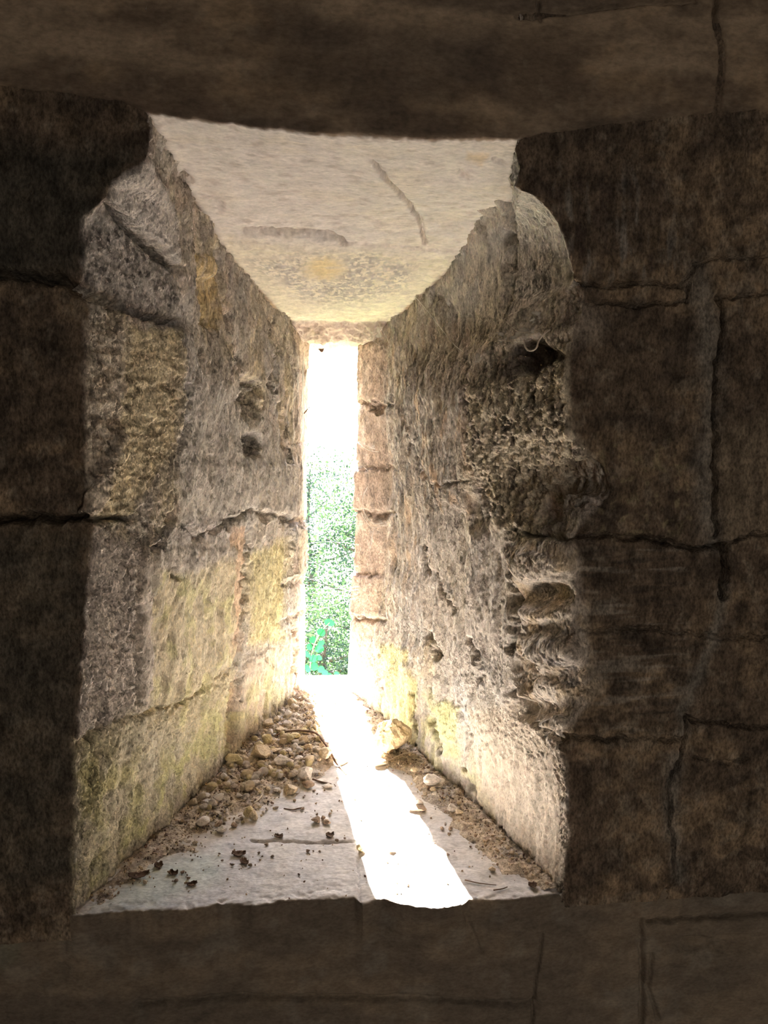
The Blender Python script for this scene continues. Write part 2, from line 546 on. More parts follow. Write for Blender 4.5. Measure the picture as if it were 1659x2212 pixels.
def jamb(side):
    P, zone = jamb_base(side)
    N = grid_normals(P)
    N = gsmooth(gsmooth(N, 4, 1), 2, 0); N /= np.linalg.norm(N, axis=-1)[..., None] + 1e-9
    # orient out of the stone: towards the room on the front face
    if N[NR // 2, 60, 1] > 0: N = -N
    Q0 = project(P)
    Q = Q0 + 11 * np.stack([fbm(P, 32, 4, 2.0), fbm(P, 32, 4, 6.0)], -1)
    zf = np.broadcast_to(zone[None], P.shape[:2])
    tz = lambda k: gsmooth((zf == k).astype(float), 5, 1)
    m_front = gsmooth((zf <= 1).astype(float), 4, 1); m_ch = tz(2); m_rev = gsmooth(((zf == 3)).astype(float), 5, 1); m_fr = gsmooth((zf >= 4).astype(float), 3, 1)
    d = np.zeros(P.shape[:2])
    low = fbm(P, 5, 3, 0.5); mid = fbm(P, 22, 4, 2.5); fine = fbm(P, 95, 3, 4.5); pit = fbm(P, 60, 3, 7.5)
    d += m_front * (.004 * low + .0035 * mid * (1) + .0012 * fine)
    d += m_ch * (.006 * low + .005 * mid + .0040 * fine - .006 * sm(.12, .4, pit))
    d += m_rev * (.008 * low + flaky(P, 3.3 if side == 'L' else 6.1) * 1.15 + .0010 * fine - .004 * sm(.25, .5, fbm(P * np.array([1, 1, .35]), 48, 3, 7.5)))
    d += m_fr * (.004 * mid + .0015 * fine)
    c = inner_face_colour(P, Q); c = front_marks(P, Q, c)
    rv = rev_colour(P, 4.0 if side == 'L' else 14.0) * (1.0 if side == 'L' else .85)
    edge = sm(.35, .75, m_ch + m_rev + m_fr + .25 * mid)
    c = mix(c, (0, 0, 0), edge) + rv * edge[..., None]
    n_a = fbm(P, 16, 4, 21.0); n_b = fbm(P, 60, 3, 25.0); n_c = fbm(P * np.array([1, 1, .3]), 45, 4, 29.0)
    if side == 'L':
        for pts, w, dp in (
                ([(-80, 585), (0, 592), (120, 602), (230, 645), (300, 672), (392, 697)], 10, .030),
                ([(-80, 1124), (100, 1121), (283, 1117)], 8, .034),
                ([(412, 830), (405, 930), (385, 985), (372, 1100), (355, 1165), (328, 1185)], 5, .022),
                ([(308, 1170), (303, 1260), (298, 1400), (302, 1520)], 4, .014),
                ([(165, 1608), (215, 1575), (300, 1542), (400, 1518), (500, 1440)], 5, .009),
                ([(205, 1592), (222, 1570)], 6, .02),
                ([(380, 1540), (384, 1650), (380, 1745)], 3, .006),
                ([(535, 1140), (532, 1270), (515, 1420), (505, 1500)], 5, .012),
                ([(590, 690), (598, 760), (588, 830), (612, 900), (628, 1000)], 5, .014),
                ([(470, 540), (482, 640), (500, 720), (520, 800), (530, 840)], 5, .012),
                ([(250, 455), (300, 505), (388, 582)], 9, .016),
                ([(395, 1130), (430, 1160), (490, 1130), (530, 1100), (630, 1120)], 5, .010),
                ([(575, 1420), (572, 1500), (568, 1550)], 4, .008),
                ([(635, 1330), (640, 1400), (638, 1490)], 5, .015),
                ([(180, 1900), (225, 1860), (245, 1830)], 4, .010),
                ([(340, 260), (400, 385), (450, 480)], 3, .004)):
            groove(Q, pts, w * .9, dp * 1.6, d)
        hole = ell(Q, 545, 862, 20, 42) ; d -= .075 * hole
        hole2 = ell(Q, 548, 962, 18, 24); d -= .085 * hole2
        for x, y, r, dp in ((492, 1128, 9, .025), (612, 1118, 10, .02), (372, 1240, 8, .012), (442, 760, 9, .014), (200, 1590, 10, .02), (575, 1112, 8, .02)):
            d -= dp * ell(Q, x, y, r, r * 1.4)
        slot = inpoly(Q, [(503, 1470), (522, 1450), (513, 1600), (490, 1625), (493, 1560)], 4); d -= .022 * slot
        strip = inpoly(Q, [(302, 1190), (322, 1200), (326, 1480), (305, 1510)], 4); d += .007 * strip
        shelf = inpoly(Q, [(395, 1000), (640, 1000), (640, 1110), (480, 1150), (380, 1140)], 14); d += .006 * shelf
        expo = inpoly(Q, [(425, 550), (470, 555), (482, 650), (476, 720), (430, 700)], 6); d -= .012 * expo
        rounds = ell(Q, 450, 575, 20, 22); d += .02 * rounds
        panel = inpoly(Q, [(330, 1190), (520, 1180), (505, 1440), (330, 1470)], 10); d += .005 * panel
        plate = inpoly(Q, [(528, 1430), (575, 1400), (568, 1555), (515, 1600)], 4); d += .008 * plate
        # upper broken corner: pale end above, dark speckled slope below
        A = inpoly(Q, [(325, 345), (240, 395), (250, 450), (388, 570), (380, 470)], 8)
        B = inpoly(Q, [(235, 440), (388, 585), (392, 690), (300, 668), (180, 610), (185, 480)], 14)
        d *= 1 - .65 * np.maximum(A, B)
        c = mix(c, (.76, .70, .65), A * .95); d += .010 * A
        groove(Q0 + .5 * (Q - Q0), [(250, 455), (300, 505), (388, 582)], 8, .022, d)
        c = mix(c, (.56, .52, .49), B * .75); d += B * (.004 * n_b - .008)
        c = mix(c, (.11, .095, .085), B * sm(.05, .3, n_b) * .7)
        C = inpoly(Q, [(190, 695), (395, 715), (405, 930), (280, 1112), (195, 1112)], 10)
        d *= 1 - .6 * C
        c = mix(c, (.80, .68, .46), C * .85)
        Cl = inpoly(Q, [(185, 695), (282, 705), (262, 930), (215, 1110), (190, 1110)], 14)
        c = mix(c, (.62, .55, .47), Cl * .8)
        c = mix(c, (.20, .16, .125), Cl * sm(.05, .4, n_c) * .65)
        d += C * (.006 * fbm(P * np.array([.5, .5, 1]), 75, 3, 3) + .0)
        c = mix(c, (.25, .18, .11), C * sm(.15, .4, fbm(P, (18, 18, 80), 4, 31)) * .5)
        flap = inpoly(Q, [(262, 925), (272, 985), (210, 1118), (165, 1112)], 5); d += .014 * flap
        D = inpoly(Q, [(205, 1122), (300, 1180), (300, 1530), (170, 1600)], 12)
        c = mix(c, (.70, .62, .55), D * .85); d -= D * .005 * sm(.0, .3, fbm(P, 110, 3, 12))
        E = inpoly(Q, [(165, 1600), (300, 1540), (505, 1450), (490, 1620), (380, 1740), (160, 1970)], 16)
        c = mix(c, (.64, .57, .41), E * .8); d -= E * .0045 * sm(.0, .3, fbm(P, 95, 3, 16))
        mossE = E * sm(-.25, .45, n_a) * sm(1560, 1680, Q0[..., 1])
        c = mix(c, (.50, .46, .22), mossE * .7)
        G = inpoly(Q, [(330, 1190), (530, 1160), (505, 1600), (330, 1560)], 20)
        c = mix(c, (.64, .55, .37), G * .7); c = mix(c, (.56, .52, .28), G * sm(.0, .4, n_a) * .7)
        c = mix(c, (.56, .47, .38), plate * .9); c = mix(c, (.54, .47, .40), strip * .9)
        c = mix(c, (.30, .21, .13), slot * .9)
        low_g = inpoly(Q, [(180, 1960), (640, 1480), (640, 1390), (400, 1600), (300, 1750)], 25)
        c = mix(c, (.52, .50, .24), low_g * sm(-.3, .4, n_a) * .6)
        Fz = inpoly(Q, [(395, 840), (530, 830), (640, 1000), (640, 1110), (480, 1150), (400, 1150), (380, 1000)], 20)
        c = mix(c, (.54, .50, .45), Fz * .7)
        pl_ = inpoly(Q, [(330, 1160), (420, 1120), (500, 1140), (500, 1200), (400, 1240), (330, 1230)], 12)
        c = mix(c, (.52, .47, .43), pl_ * .8)
        c = mix(c, (.66, .50, .25), np.maximum(expo, rounds) * .8)
        ye = inpoly(Q, [(540, 1200), (620, 1160), (610, 1380), (545, 1390)], 12); c = mix(c, (.62, .55, .28), ye * .7)
        pk = inpoly(Q, [(500, 1140), (535, 1140), (525, 1400), (500, 1420)], 5); c = mix(c, (.58, .40, .28), pk * .7)
        dk = inpoly(Q, [(525, 840), (640, 720), (645, 1000), (560, 1010)], 20)
        c = mix(c, (.25, .22, .19), dk * sm(-.1, .35, n_c) * .75)
        tp = inpoly(Q, [(335, 260), (600, 680), (600, 800), (500, 800), (395, 690)], 20)
        c = mix(c, (.42, .38, .34), tp * sm(-.2, .4, n_c) * .6)
    else:
        for pts, w, dp in (
                ([(1237, 613), (1290, 616), (1480, 614)], 4, .016),
                ([(1290, 655), (1380, 658), (1480, 652), (1490, 610)], 4, .014),
                ([(1476, 612), (1500, 570), (1540, 556), (1600, 560), (1720, 545)], 3, .010),
                ([(1555, 640), (1562, 700), (1550, 800), (1548, 950), (1545, 1060), (1548, 1160)], 5, .018),
                ([(1560, 642), (1720, 628)], 4, .013),
                ([(1130, 1152), (1240, 1158), (1400, 1162), (1500, 1185), (1560, 1180)], 6, .016),
                ([(1560, 1178), (1620, 1155), (1720, 1145)], 4, .010),
                ([(1565, 1175), (1572, 1230), (1564, 1285)], 7, .03),
                ([(1235, 1365), (1400, 1360), (1500, 1372), (1720, 1380)], 4, .007),
                ([(1484, 1555), (1483, 1600), (1472, 1640)], 4, .014),
                ([(1484, 1556), (1560, 1565), (1720, 1580)], 4, .014),
                ([(1210, 1590), (1300, 1598), (1480, 1600)], 5, .010),
                ([(1470, 1650), (1440, 1700), (1452, 1800), (1460, 1900), (1420, 1960)], 5, .012),
                ([(1500, 1640), (1560, 1650), (1620, 1640)], 4, .006),
                ([(1089, 420), (1090, 520), (1088, 690)], 3, .012),
                ([(1100, 340), (1104, 420), (1094, 470)], 2, .006),
                ([(915, 1180), (918, 1215), (930, 1235)], 5, .024),
                ([(920, 1370), (935, 1400), (942, 1420)], 7, .026),
                ([(945, 1235), (955, 1280), (975, 1320)], 4, .012),
                ([(930, 1545), (940, 1590), (950, 1625)], 6, .016),
                ([(1012, 1520), (1008, 1600), (1000, 1660)], 4, .012),
                ([(1010, 1690), (1025, 1730), (1040, 1750)], 4, .014),
                ([(1080, 1795), (1105, 1820), (1120, 1850)], 5, .014),
                ([(890, 1500), (893, 1570), (898, 1620)], 4, .012),
                ([(822, 1480), (824, 1510), (822, 1540)], 3, .010),
                ([(1103, 1150), (1108, 1260), (1112, 1350), (1100, 1400)], 8, .028),
                ([(1100, 1500), (1130, 1545), (1190, 1590), (1215, 1600)], 8, .022),
                ([(940, 640), (1000, 690), (1085, 690)], 5, .004),
                ([(1000, 770), (1005, 900), (1010, 1040), (1035, 1100)], 5, .010),
                ([(1015, 1380), (1030, 1430), (1035, 1470)], 6, .014),
                ([(870, 900), (900, 1000), (930, 1050), (1000, 1040)], 4, .008)):
            groove(Q, pts, w * .9, dp * 1.6, d)
        # smooth scooped quarter round beside the lintel end
        Sc = inpoly(Q0, [(1090, 405), (1150, 425), (1190, 465), (1215, 515), (1230, 570), (1236, 612), (1110, 680), (1088, 690)], 6)
        d = d * (1 - .75 * Sc) - .030 * Sc * ell(Q0, 1150, 560, 75, 140, .7)
        led = ell(Q, 1180, 700, 110, 50, .5) * (m_ch + m_front); d = d * (1 - .5 * led) + .012 * led
        cav = inpoly(Q, [(1110, 745), (1175, 730), (1215, 770), (1130, 810), (1105, 790)], 10); d -= .06 * cav
        K = inpoly(Q, [(1010, 840), (1225, 790), (1235, 930), (1280, 990), (1190, 1080), (1150, 1150), (1075, 1140), (1010, 1040)], 12)
        d += K * (.004 + .007 * fbm(P * np.array([1, 1, .45]), 60, 4, 17) + .004 * fbm(P, 130, 2, 19))
        br_ = inpoly(Q0, [(1105, 1160), (1240, 1180), (1290, 1490), (1200, 1600), (1110, 1500)], 15)
        d *= 1 - .5 * br_
        Qs, Q = Q, Q0 + .45 * (Q - Q0)
        d -= .02 * ell(Q, 1035, 1085, 28, 60)
        sc1 = ell(Q, 1265, 1030, 55, 38); d -= .020 * sc1
        sc2 = inpoly(Q, [(1190, 1050), (1235, 1040), (1225, 1100), (1200, 1120)], 8); d -= .022 * sc2
        d += .020 * ell(Q, 1258, 1100, 36, 38)
        d += .034 * ell(Q, 1170, 1215, 62, 40, .6)
        d -= .034 * ell(Q, 1170, 1285, 50, 28, .5)
        d += .012 * ell(Q, 1175, 1320, 55, 22, .5)
        d += .034 * ell(Q, 1190, 1410, 60, 34, .6)
        d -= .022 * ell(Q, 1150, 1430, 25, 18)
        d += .026 * ell(Q, 1225, 1480, 55, 30, .6)
        d -= .030 * ell(Q, 1160, 1530, 48, 26, .5)
        d += .014 * ell(Q, 1190, 1560, 40, 18, .5)
        d -= .018 * ell(Q, 1130, 1450, 26, 50)
        Q = Qs
        lay = inpoly(Q, [(1230, 1180), (1470, 1180), (1480, 1590), (1230, 1600)], 30)
        d += lay * .004 * fbm(P, (6, 6, 55), 4, 2.2)
        diag = inpoly(Q, [(1480, 1640), (1720, 1600), (1720, 1960), (1470, 1960)], 30)
        pr = P.copy(); pr[..., 0], pr[..., 2] = P[..., 0] * .7 + P[..., 2] * .7, P[..., 2] * .7 - P[..., 0] * .7
        d += diag * .008 * fbm(pr, (7, 7, 40), 4, 8.2)
        smo = inpoly(Q, [(1010, 1540), (1110, 1520), (1215, 1640), (1225, 1800), (1210, 1930), (1030, 1740)], 14)
        d -= smo * .0035 * sm(.0, .3, fbm(P, 100, 3, 12)); d = d * (1 - .35 * smo)
        c = mix(c, (.80, .75, .69), Sc * .95)
        c = mix(c, (.36, .31, .27), Sc * sm(.1, .5, n_b + 1.2 * (Q0[..., 1] - 580) / 200) * .5)
        pu = inpoly(Q, [(1090, 400), (1060, 480), (940, 610), (1000, 700), (1085, 700)], 20)
        d *= 1 - .55 * pu
        groove(Q0 + .3 * (Q - Q0), [(1089, 420), (1090, 520), (1088, 690)], 4, .016, d)
        c = mix(c, (.68, .63, .56), pu * .75); c = mix(c, (.54, .52, .50), pu * sm(.0, .4, n_a) * .6)
        c = mix(c, (.45, .38, .31), led * .8)
        c = mix(c, (.16, .125, .10), inpoly(Q, [(1090, 740), (1290, 680), (1230, 800), (1040, 860), (1010, 830)], 25) * sm(-.3, .3, n_a) * .7)
        c = mix(c, (.76, .66, .50), K * .75)
        c = mix(c, (.17, .135, .11), K * sm(.0, .3, n_c) * .7)
        br = inpoly(Q, [(1105, 1160), (1240, 1180), (1290, 1490), (1200, 1600), (1110, 1500)], 15)
        c = mix(c, (.70, .61, .52), br * .8)
        c = mix(c, (.56, .44, .29), br * sm(.05, .4, n_a) * .7)
        c = mix(c, (.09, .085, .085), inpoly(Q, [(1215, 1340), (1270, 1480), (1230, 1470), (1195, 1390)], 10) * sm(-.1, .3, n_b) * .8)
        c = mix(c, (.50, .425, .345), smo * .85)
        c = mix(c, (.24, .17, .13), smo * sm(.3, .5, n_b) * .5)
        lg = inpoly(Q, [(780, 1490), (830, 1380), (900, 1450), (1010, 1640), (1060, 1780), (1000, 1720), (890, 1620)], 22)
        c = mix(c, (.47, .445, .24), lg * sm(-.35, .35, n_a) * .8)
        pn = inpoly(Q, [(930, 1530), (960, 1515), (990, 1530), (985, 1590), (965, 1610), (940, 1570)], 5)
        d += .006 * pn; c = mix(c, (.44, .43, .22), pn * .8)
        ybl = inpoly(Q, [(825, 1390), (875, 1400), (890, 1620), (828, 1540)], 5); c = mix(c, (.52, .47, .26), ybl * .8)
        gv = inpoly(Q, [(840, 700), (1000, 760), (1005, 1040), (1030, 1140), (900, 1300), (840, 1200)], 30)
        c = mix(c, (.42, .375, .33), gv * .6); c = mix(c, (.19, .16, .135), gv * sm(.0, .35, n_c) * .7)
        c = mix(c, (.60, .44, .30), gv * sm(.2, .5, fbm(P * np.array([1, 1, .4]), 24, 4, 41)) * .6)
        gm = inpoly(Q, [(900, 1100), (1100, 1180), (1100, 1500), (1000, 1500), (880, 1300)], 30)
        c = mix(c, (.46, .41, .365), gm * .65)
    for pts, w, dp in ((([(775, 874), (850, 872)], 4, .018), ([(768, 1008), (845, 1011)], 4, .014), ([(768, 1104), (852, 1108)], 4, .02),
                        ([(764, 1238), (832, 1246)], 3, .012), ([(758, 1334), (835, 1342)], 4, .022)) if side == 'R' else
                       (([(618, 1127), (672, 1127)], 6, .022), ([(612, 1262), (662, 1256)], 5, .018), ([(605, 1345), (652, 1322)], 5, .018),
                        ([(640, 800), (672, 800)], 3, .01), ([(640, 960), (668, 955)], 4, .012))):
        groove(Q, pts, w * 1.2, dp * .55, d)
    if side == 'R':
        for k_, (y0, y1) in enumerate(((740, 874), (874, 1010), (1010, 1106), (1106, 1242), (1242, 1338), (1338, 1500))):
            d += m_fr * (.010, .002, .008, .0, .009, .004)[k_] * sm(y0 - 3, y0 + 6, Q[..., 1]) * sm(y1 + 3, y1 - 6, Q[..., 1])
        d -= .022 * ell(Q, 815, 884, 14, 12); d -= .022 * ell(Q, 820, 1116, 14, 8)
    else:
        d += .016 * inpoly(Q, [(622, 1138), (656, 1134), (652, 1240), (626, 1246)], 5)
    d += m_ch * (.0011 * fbm(P * np.array([1, 1, .6]), 210, 2, 33) - .0030 * sm(.18, .42, fbm(P, 130, 2, 35))) + m_rev * (.0009 * fbm(P * np.array([1, 1, .4]), 200, 2, 33) - .0016 * sm(.25, .5, fbm(P * np.array([1, 1, .3]), 120, 2, 35)))
    c = mix(c, (.46, .355, .29), m_fr * .7)
    P2 = P + N * d[..., None]
    nm = mesh_np('jamb', P2, grid_faces(*P.shape[:2]), M_JAMB, wall, c)
    return nm


jl = jamb('L'); jr = jamb('R')
jl['label'] = 'left splayed stone reveal with yellow green algae'
jr['label'] = 'right splayed stone reveal with eroded broken corner blocks'

# ---- lintel course and soffit
lin_px = np.array([(-400, 165), (-60, 180), (0, 185), (130, 200), (260, 218), (328, 248), (420, 262), (540, 276), (700, 291), (850, 299), (1000, 303),
                   (1113, 303), (1170, 288), (1290, 272), (1450, 250), (1560, 238), (1700, 230), (2100, 215)], float)
lp = on_y(lin_px[:, 0], lin_px[:, 1], -.003)
xs = np.concatenate([np.linspace(XL, -.64, 12, endpoint=False), np.linspace(-.64, .98, 760, endpoint=False), np.linspace(.98, XR, 12)])
zb = np.interp(xs, lp[:, 0], lp[:, 2]) + .004 * fbm(np.stack([xs, xs * 0, xs * 0], -1), 26, 4, 5)
sl = np.array([on_y(*q) for q in [(330, 250, 0), (400, 380, .20), (490, 530, .44), (605, 665, .88), (632, 690, Y_S)]])
sr = np.array([on_y(*q) for q in [(1112, 303, 0), (1098, 420, .18), (1060, 475, .34), (940, 600, .62), (890, 645, .80), (838, 690, Y_S)]])
u = (xs - sl[0, 0]) / (sr[0, 0] - sl[0, 0])
rows, rz = [], []
zfront = np.concatenate([np.linspace(0, 1, 10, endpoint=False) * .6, .6 + .4 * np.linspace(0, 1, 110)])
for t in zfront:
    z = ZT + (zb - ZT) * t
    rows.append(np.stack([xs, np.full_like(xs, -.003), z], -1)); rz.append(0)
for Y in np.concatenate([np.linspace(.004, .5, 150), np.linspace(.504, Y_S, 110)]):
    xl, xr_ = np.interp(Y, sl[:, 1], sl[:, 0]), np.interp(Y, sr[:, 1], sr[:, 0])
    zl, zr = np.interp(Y, sl[:, 1], sl[:, 2]), np.interp(Y, sr[:, 1], sr[:, 2])
    uu = np.clip(u, -.25, 1.25)
    z = zl + (zr - zl) * uu
    z0 = sl[0, 2] + (sr[0, 2] - sl[0, 2]) * uu
    z = z + (zb - z0) * math.exp(-Y / .08)
    rows.append(np.stack([xl + (xr_ - xl) * u, np.full_like(xs, Y), z], -1)); rz.append(1)
zh = on_y(720, 742, Y_O)[2]
zlast = rows[-1][:, 2].copy(); xlast = rows[-1][:, 0].copy()
for t in np.linspace(0, 1, 30)[1:]:
    rows.append(np.stack([xlast, np.full_like(xs, Y_S + t * .06), zlast + (zh - zlast) * (t ** .7)], -1)); rz.append(2)
for Y in np.linspace(Y_S + .066, Y_E, 20):
    rows.append(np.stack([xlast, np.full_like(xs, Y), np.full_like(xs, zh)], -1)); rz.append(2)
rows.append(np.stack([xs, np.full_like(xs, Y_E), np.full_like(xs, zh + .02)], -1)); rz.append(3)
rows.append(np.stack([xs, np.full_like(xs, Y_E), np.full_like(xs, ZT)], -1)); rz.append(3)
P = np.array(rows); rz = np.array(rz)
P[10:-22] = gsmooth(P, 1.2, 0)[10:-22]
N = gsmooth(grid_normals(P), 1.5, 0)
if N[60, 300, 1] > 0: N = -N
N /= np.linalg.norm(N, axis=-1)[..., None] + 1e-9
Q0 = project(P); Q = Q0 + 5 * np.stack([fbm(P, 40, 3, 2.0), fbm(P, 40, 3, 6.0)], -1)
zf = np.broadcast_to(rz[:, None], P.shape[:2])
mfr = gsmooth((zf == 0).astype(float), 2, 0); mso = gsmooth((zf == 1).astype(float), 2, 0); mhd = gsmooth((zf == 2).astype(float), 2, 0)
d = mfr * (.005 * fbm(P, 5, 3, .5) + .003 * fbm(P, 22, 4, 2.5) + .001 * fbm(P, 95, 3, 4.5))
d += mso * (.005 * fbm(P, 6, 3, 3.5) + .0016 * fbm(P, (20, 45, 45), 4, 5.5))
d += mhd * (.016 * fbm(P, 16, 4, 4.5) + .005 * fbm(P, 60, 3, 8.5))
inner = sm(500, 530, Q[..., 1] - (Q[..., 0] - 530) * .08) * mso
d += inner * (.006 + .004 * fbm(P, 40, 4, 15))
for pts, w, dp in (([(805, 345), (835, 385), (880, 435), (905, 475), (920, 525)], 3.6, .016),
                   ([(530, 500), (640, 503), (720, 512), (740, 522)], 5, .024),
                   ([(740, 522), (850, 530), (940, 540)], 3, .004),
                   ([(395, 380), (410, 388)], 8, .012), ([(462, 440), (478, 445)], 6, .010),
                   ([(996, 372), (1008, 384)], 4, .006), ([(1070, 345), (1085, 352)], 5, .006),
                   ([(1557, -60), (1545, 30), (1562, 120), (1556, 200), (1550, 245)], 5, .020),
                   ([(1120, 35), (1350, 8), (1500, 2)], 5, .014), ([(1163, 0), (1168, 40)], 4, .012)):
    groove(Q, pts, w, dp, d)
d += .0 * d
c = inner_face_colour(P, Q, .35)
lf = fbm(P, (3, 3, 10), 4, 6.6)
c = mix(c, (.34, .262, .185), mfr * sm(-.4, .3, lf) * .75)
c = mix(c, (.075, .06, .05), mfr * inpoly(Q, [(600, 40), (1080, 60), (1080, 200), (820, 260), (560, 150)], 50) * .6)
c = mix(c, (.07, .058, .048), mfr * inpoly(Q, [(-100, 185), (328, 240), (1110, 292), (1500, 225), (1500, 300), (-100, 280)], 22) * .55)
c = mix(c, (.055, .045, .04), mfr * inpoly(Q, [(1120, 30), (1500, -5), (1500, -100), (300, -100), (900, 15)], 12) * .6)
k = sm(.3, .7, mso + mhd + .2 * fbm(P, 50, 3, 1)) * (sm(-.03, .01, u) * sm(1.03, .99, u))[None]
c = mix(c, (0, 0, 0), k)
sof = np.ones(P.shape) * np.array((.84, .785, .75))
n1 = fbm(P, (8, 16, 16), 4, 7.0); n2 = fbm(P, (24, 50, 50), 4, 9.0); n3 = fbm(P, 75, 3, 2.0)
sof = mix(sof, (.82, .75, .66), sm(.0, .5, n1) * .6)
sof = mix(sof, (.45, .38, .35), sm(.15, .5, n2) * .55)
sof = mix(sof, (.66, .50, .28), inpoly(Q, [(1010, 330), (1060, 335), (1040, 360), (1010, 350)], 8) * .6)
inn = np.ones(P.shape) * np.array((.78, .715, .60))
patch = inpoly(Q, [(540, 560), (640, 545), (790, 540), (900, 565), (880, 620), (760, 650), (650, 640), (600, 600)], 22)
gold = ell(Q, 700, 575, 40, 22, .6)
inn = mix(inn, (.20, .185, .17), patch * sm(-.3, .15, n3 + .5 * n2) * (1 - gold) * .9)
inn = mix(inn, (.60, .48, .25), gold * .8)
inn = mix(inn, (.60, .54, .48), sm(.1, .4, n2) * .5)
sof = mix(sof, (0, 0, 0), inner) + inn * inner[..., None]
sof = mix(sof, (.52, .42, .36), mhd * .9)
c = c + sof * k[..., None]
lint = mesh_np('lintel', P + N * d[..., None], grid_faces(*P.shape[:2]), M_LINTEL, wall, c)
lint['label'] = 'long lintel stone with pale cracked underside'

# ---- sill and the course below it
sp = np.array([(-500, 1995), (0, 1990), (170, 1978), (270, 1968), (420, 1965), (470, 1952), (560, 1956), (600, 1946), (700, 1942), (765, 1940), (783, 1953),
               (830, 1938), (870, 1954), (930, 1964), (1000, 1956), (1012, 1944), (1100, 1944), (1212, 1930), (1659, 1905), (2000, 1890)], float)
se = on_plane(sp[:, 0], sp[:, 1], *PL_S)
xs = np.concatenate([np.linspace(XL, -.64, 12, endpoint=False), np.linspace(-.64, .80, 620, endpoint=False), np.linspace(.80, XR, 14)])
ye = np.interp(xs, se[:, 0], se[:, 1])
inop = sm(L_bot[0] - .03, L_bot[0] + .01, xs) * sm(R_bot[0] + .03, R_bot[0] - .01, xs)
ye = ye * inop + .005 * (1 - inop) + .004 * fbm(np.stack([xs, xs * 0, xs * 0], -1), 40, 4, 2)
rows, rz = [], []
for t in np.concatenate([np.linspace(0, .62, 8, endpoint=False), np.linspace(.62, 1, 130)]):
    ze = sill_z(xs, ye)
    z = ze * t
    k = np.exp(-(ze - z) / .06)
    y0_ = .004 * (1 - inop) - .002 * inop
    rows.append(np.stack([xs, y0_ + (ye - y0_) * k, z], -1)); rz.append(0)
for t in np.concatenate([np.linspace(.003, .36, 180), np.linspace(.362, 1, 150)]):
    y_ = ye + (Y_E - ye) * t
    rows.append(np.stack([xs, y_, sill_z(xs, y_)], -1)); rz.append(1)
for z in np.linspace(ZS - .1, -2.6, 6)[1:]:
    rows.append(np.stack([xs, np.full_like(xs, Y_E), np.full_like(xs, z)], -1)); rz.append(2)
P = np.array(rows); rz = np.array(rz)
P[20:-10] = gsmooth(P, 1.4, 0)[20:-10]
N = gsmooth(grid_normals(P), 1.5, 0)
if N[60, 300, 1] > 0: N = -N
N /= np.linalg.norm(N, axis=-1)[..., None] + 1e-9
Q0 = project(P); Q = Q0 + 4 * np.stack([fbm(P, 40, 3, 2.0), fbm(P, 40, 3, 6.0)], -1)
zf = np.broadcast_to(rz[:, None], P.shape[:2])
mfr = gsmooth((zf == 0).astype(float), 2, 0); mto = gsmooth((zf == 1).astype(float), 2, 0)
edge_y = P[..., 1] - ye[None]
chip = np.exp(-np.abs(edge_y) / .02) * mto
d = mfr * (.004 * fbm(P, 5, 3, .5) + .003 * fbm(P, 22, 4, 2.5) + .001 * fbm(P, 95, 3, 4.5))
d += mto * (.0012 * fbm(P, 20, 3, 3.5) + .0007 * fbm(P, 110, 3, 4.5)) - chip * .005 * sm(-.1, .4, fbm(P, 60, 3, 6))
for pts, w, dp in (([(545, 1815), (620, 1818), (700, 1820), (790, 1817), (940, 1815)], 2.2, .008),
                   ([(773, 1820), (774, 1880), (776, 1952)], 2, .004), ([(680, 1552), (780, 1555)], 2, .004),
                   ([(300, 2170), (440, 2160), (520, 2155), (900, 2160), (1160, 2172)], 7, .012),
                   ([(1172, 2020), (1160, 2100), (1150, 2212)], 3, .010), ([(1386, 1990), (1388, 2080), (1386, 2212)], 5, .014),
                   ([(1000, 1960), (1040, 2060)], 4, .004), ([(1400, 1992), (1500, 1985), (1560, 1982), (1720, 1975)], 5, .014),
                   ([(1410, 2060), (1400, 2130), (1420, 2200)], 4, .008)):
    groove(Q, pts, w, dp, d)
for x, y, rx, ry in ((1500, 2040, 40, 16), (1570, 2040, 34, 18)): d -= .012 * ell(Q, x, y, rx, ry) * mfr
diag = inpoly(Q, [(1410, 2050), (1720, 2000), (1720, 2260), (1400, 2260)], 25)
d += diag * .005 * fbm(P, 18, 4, 8.2) * mfr
c = inner_face_colour(P, Q, .35)
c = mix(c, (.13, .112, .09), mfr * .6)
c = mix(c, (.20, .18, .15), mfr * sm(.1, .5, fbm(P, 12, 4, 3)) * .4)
c = mix(c, (.16, .16, .12), mfr * inpoly(Q, [(-50, 1950), (60, 1960), (40, 2080), (-50, 2120)], 20) * .5)
k = sm(.3, .7, mto)
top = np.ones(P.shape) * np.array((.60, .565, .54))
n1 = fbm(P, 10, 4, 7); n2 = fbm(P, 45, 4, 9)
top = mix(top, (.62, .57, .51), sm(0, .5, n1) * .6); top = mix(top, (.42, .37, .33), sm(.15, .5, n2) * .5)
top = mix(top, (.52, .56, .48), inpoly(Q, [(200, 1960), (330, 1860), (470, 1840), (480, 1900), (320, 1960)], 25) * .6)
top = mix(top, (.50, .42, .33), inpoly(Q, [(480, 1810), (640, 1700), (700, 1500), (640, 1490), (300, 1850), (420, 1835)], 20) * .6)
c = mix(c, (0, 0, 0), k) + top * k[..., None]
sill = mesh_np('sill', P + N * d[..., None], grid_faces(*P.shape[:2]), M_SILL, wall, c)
sill['label'] = 'worn grey sill slabs with the dark course below'

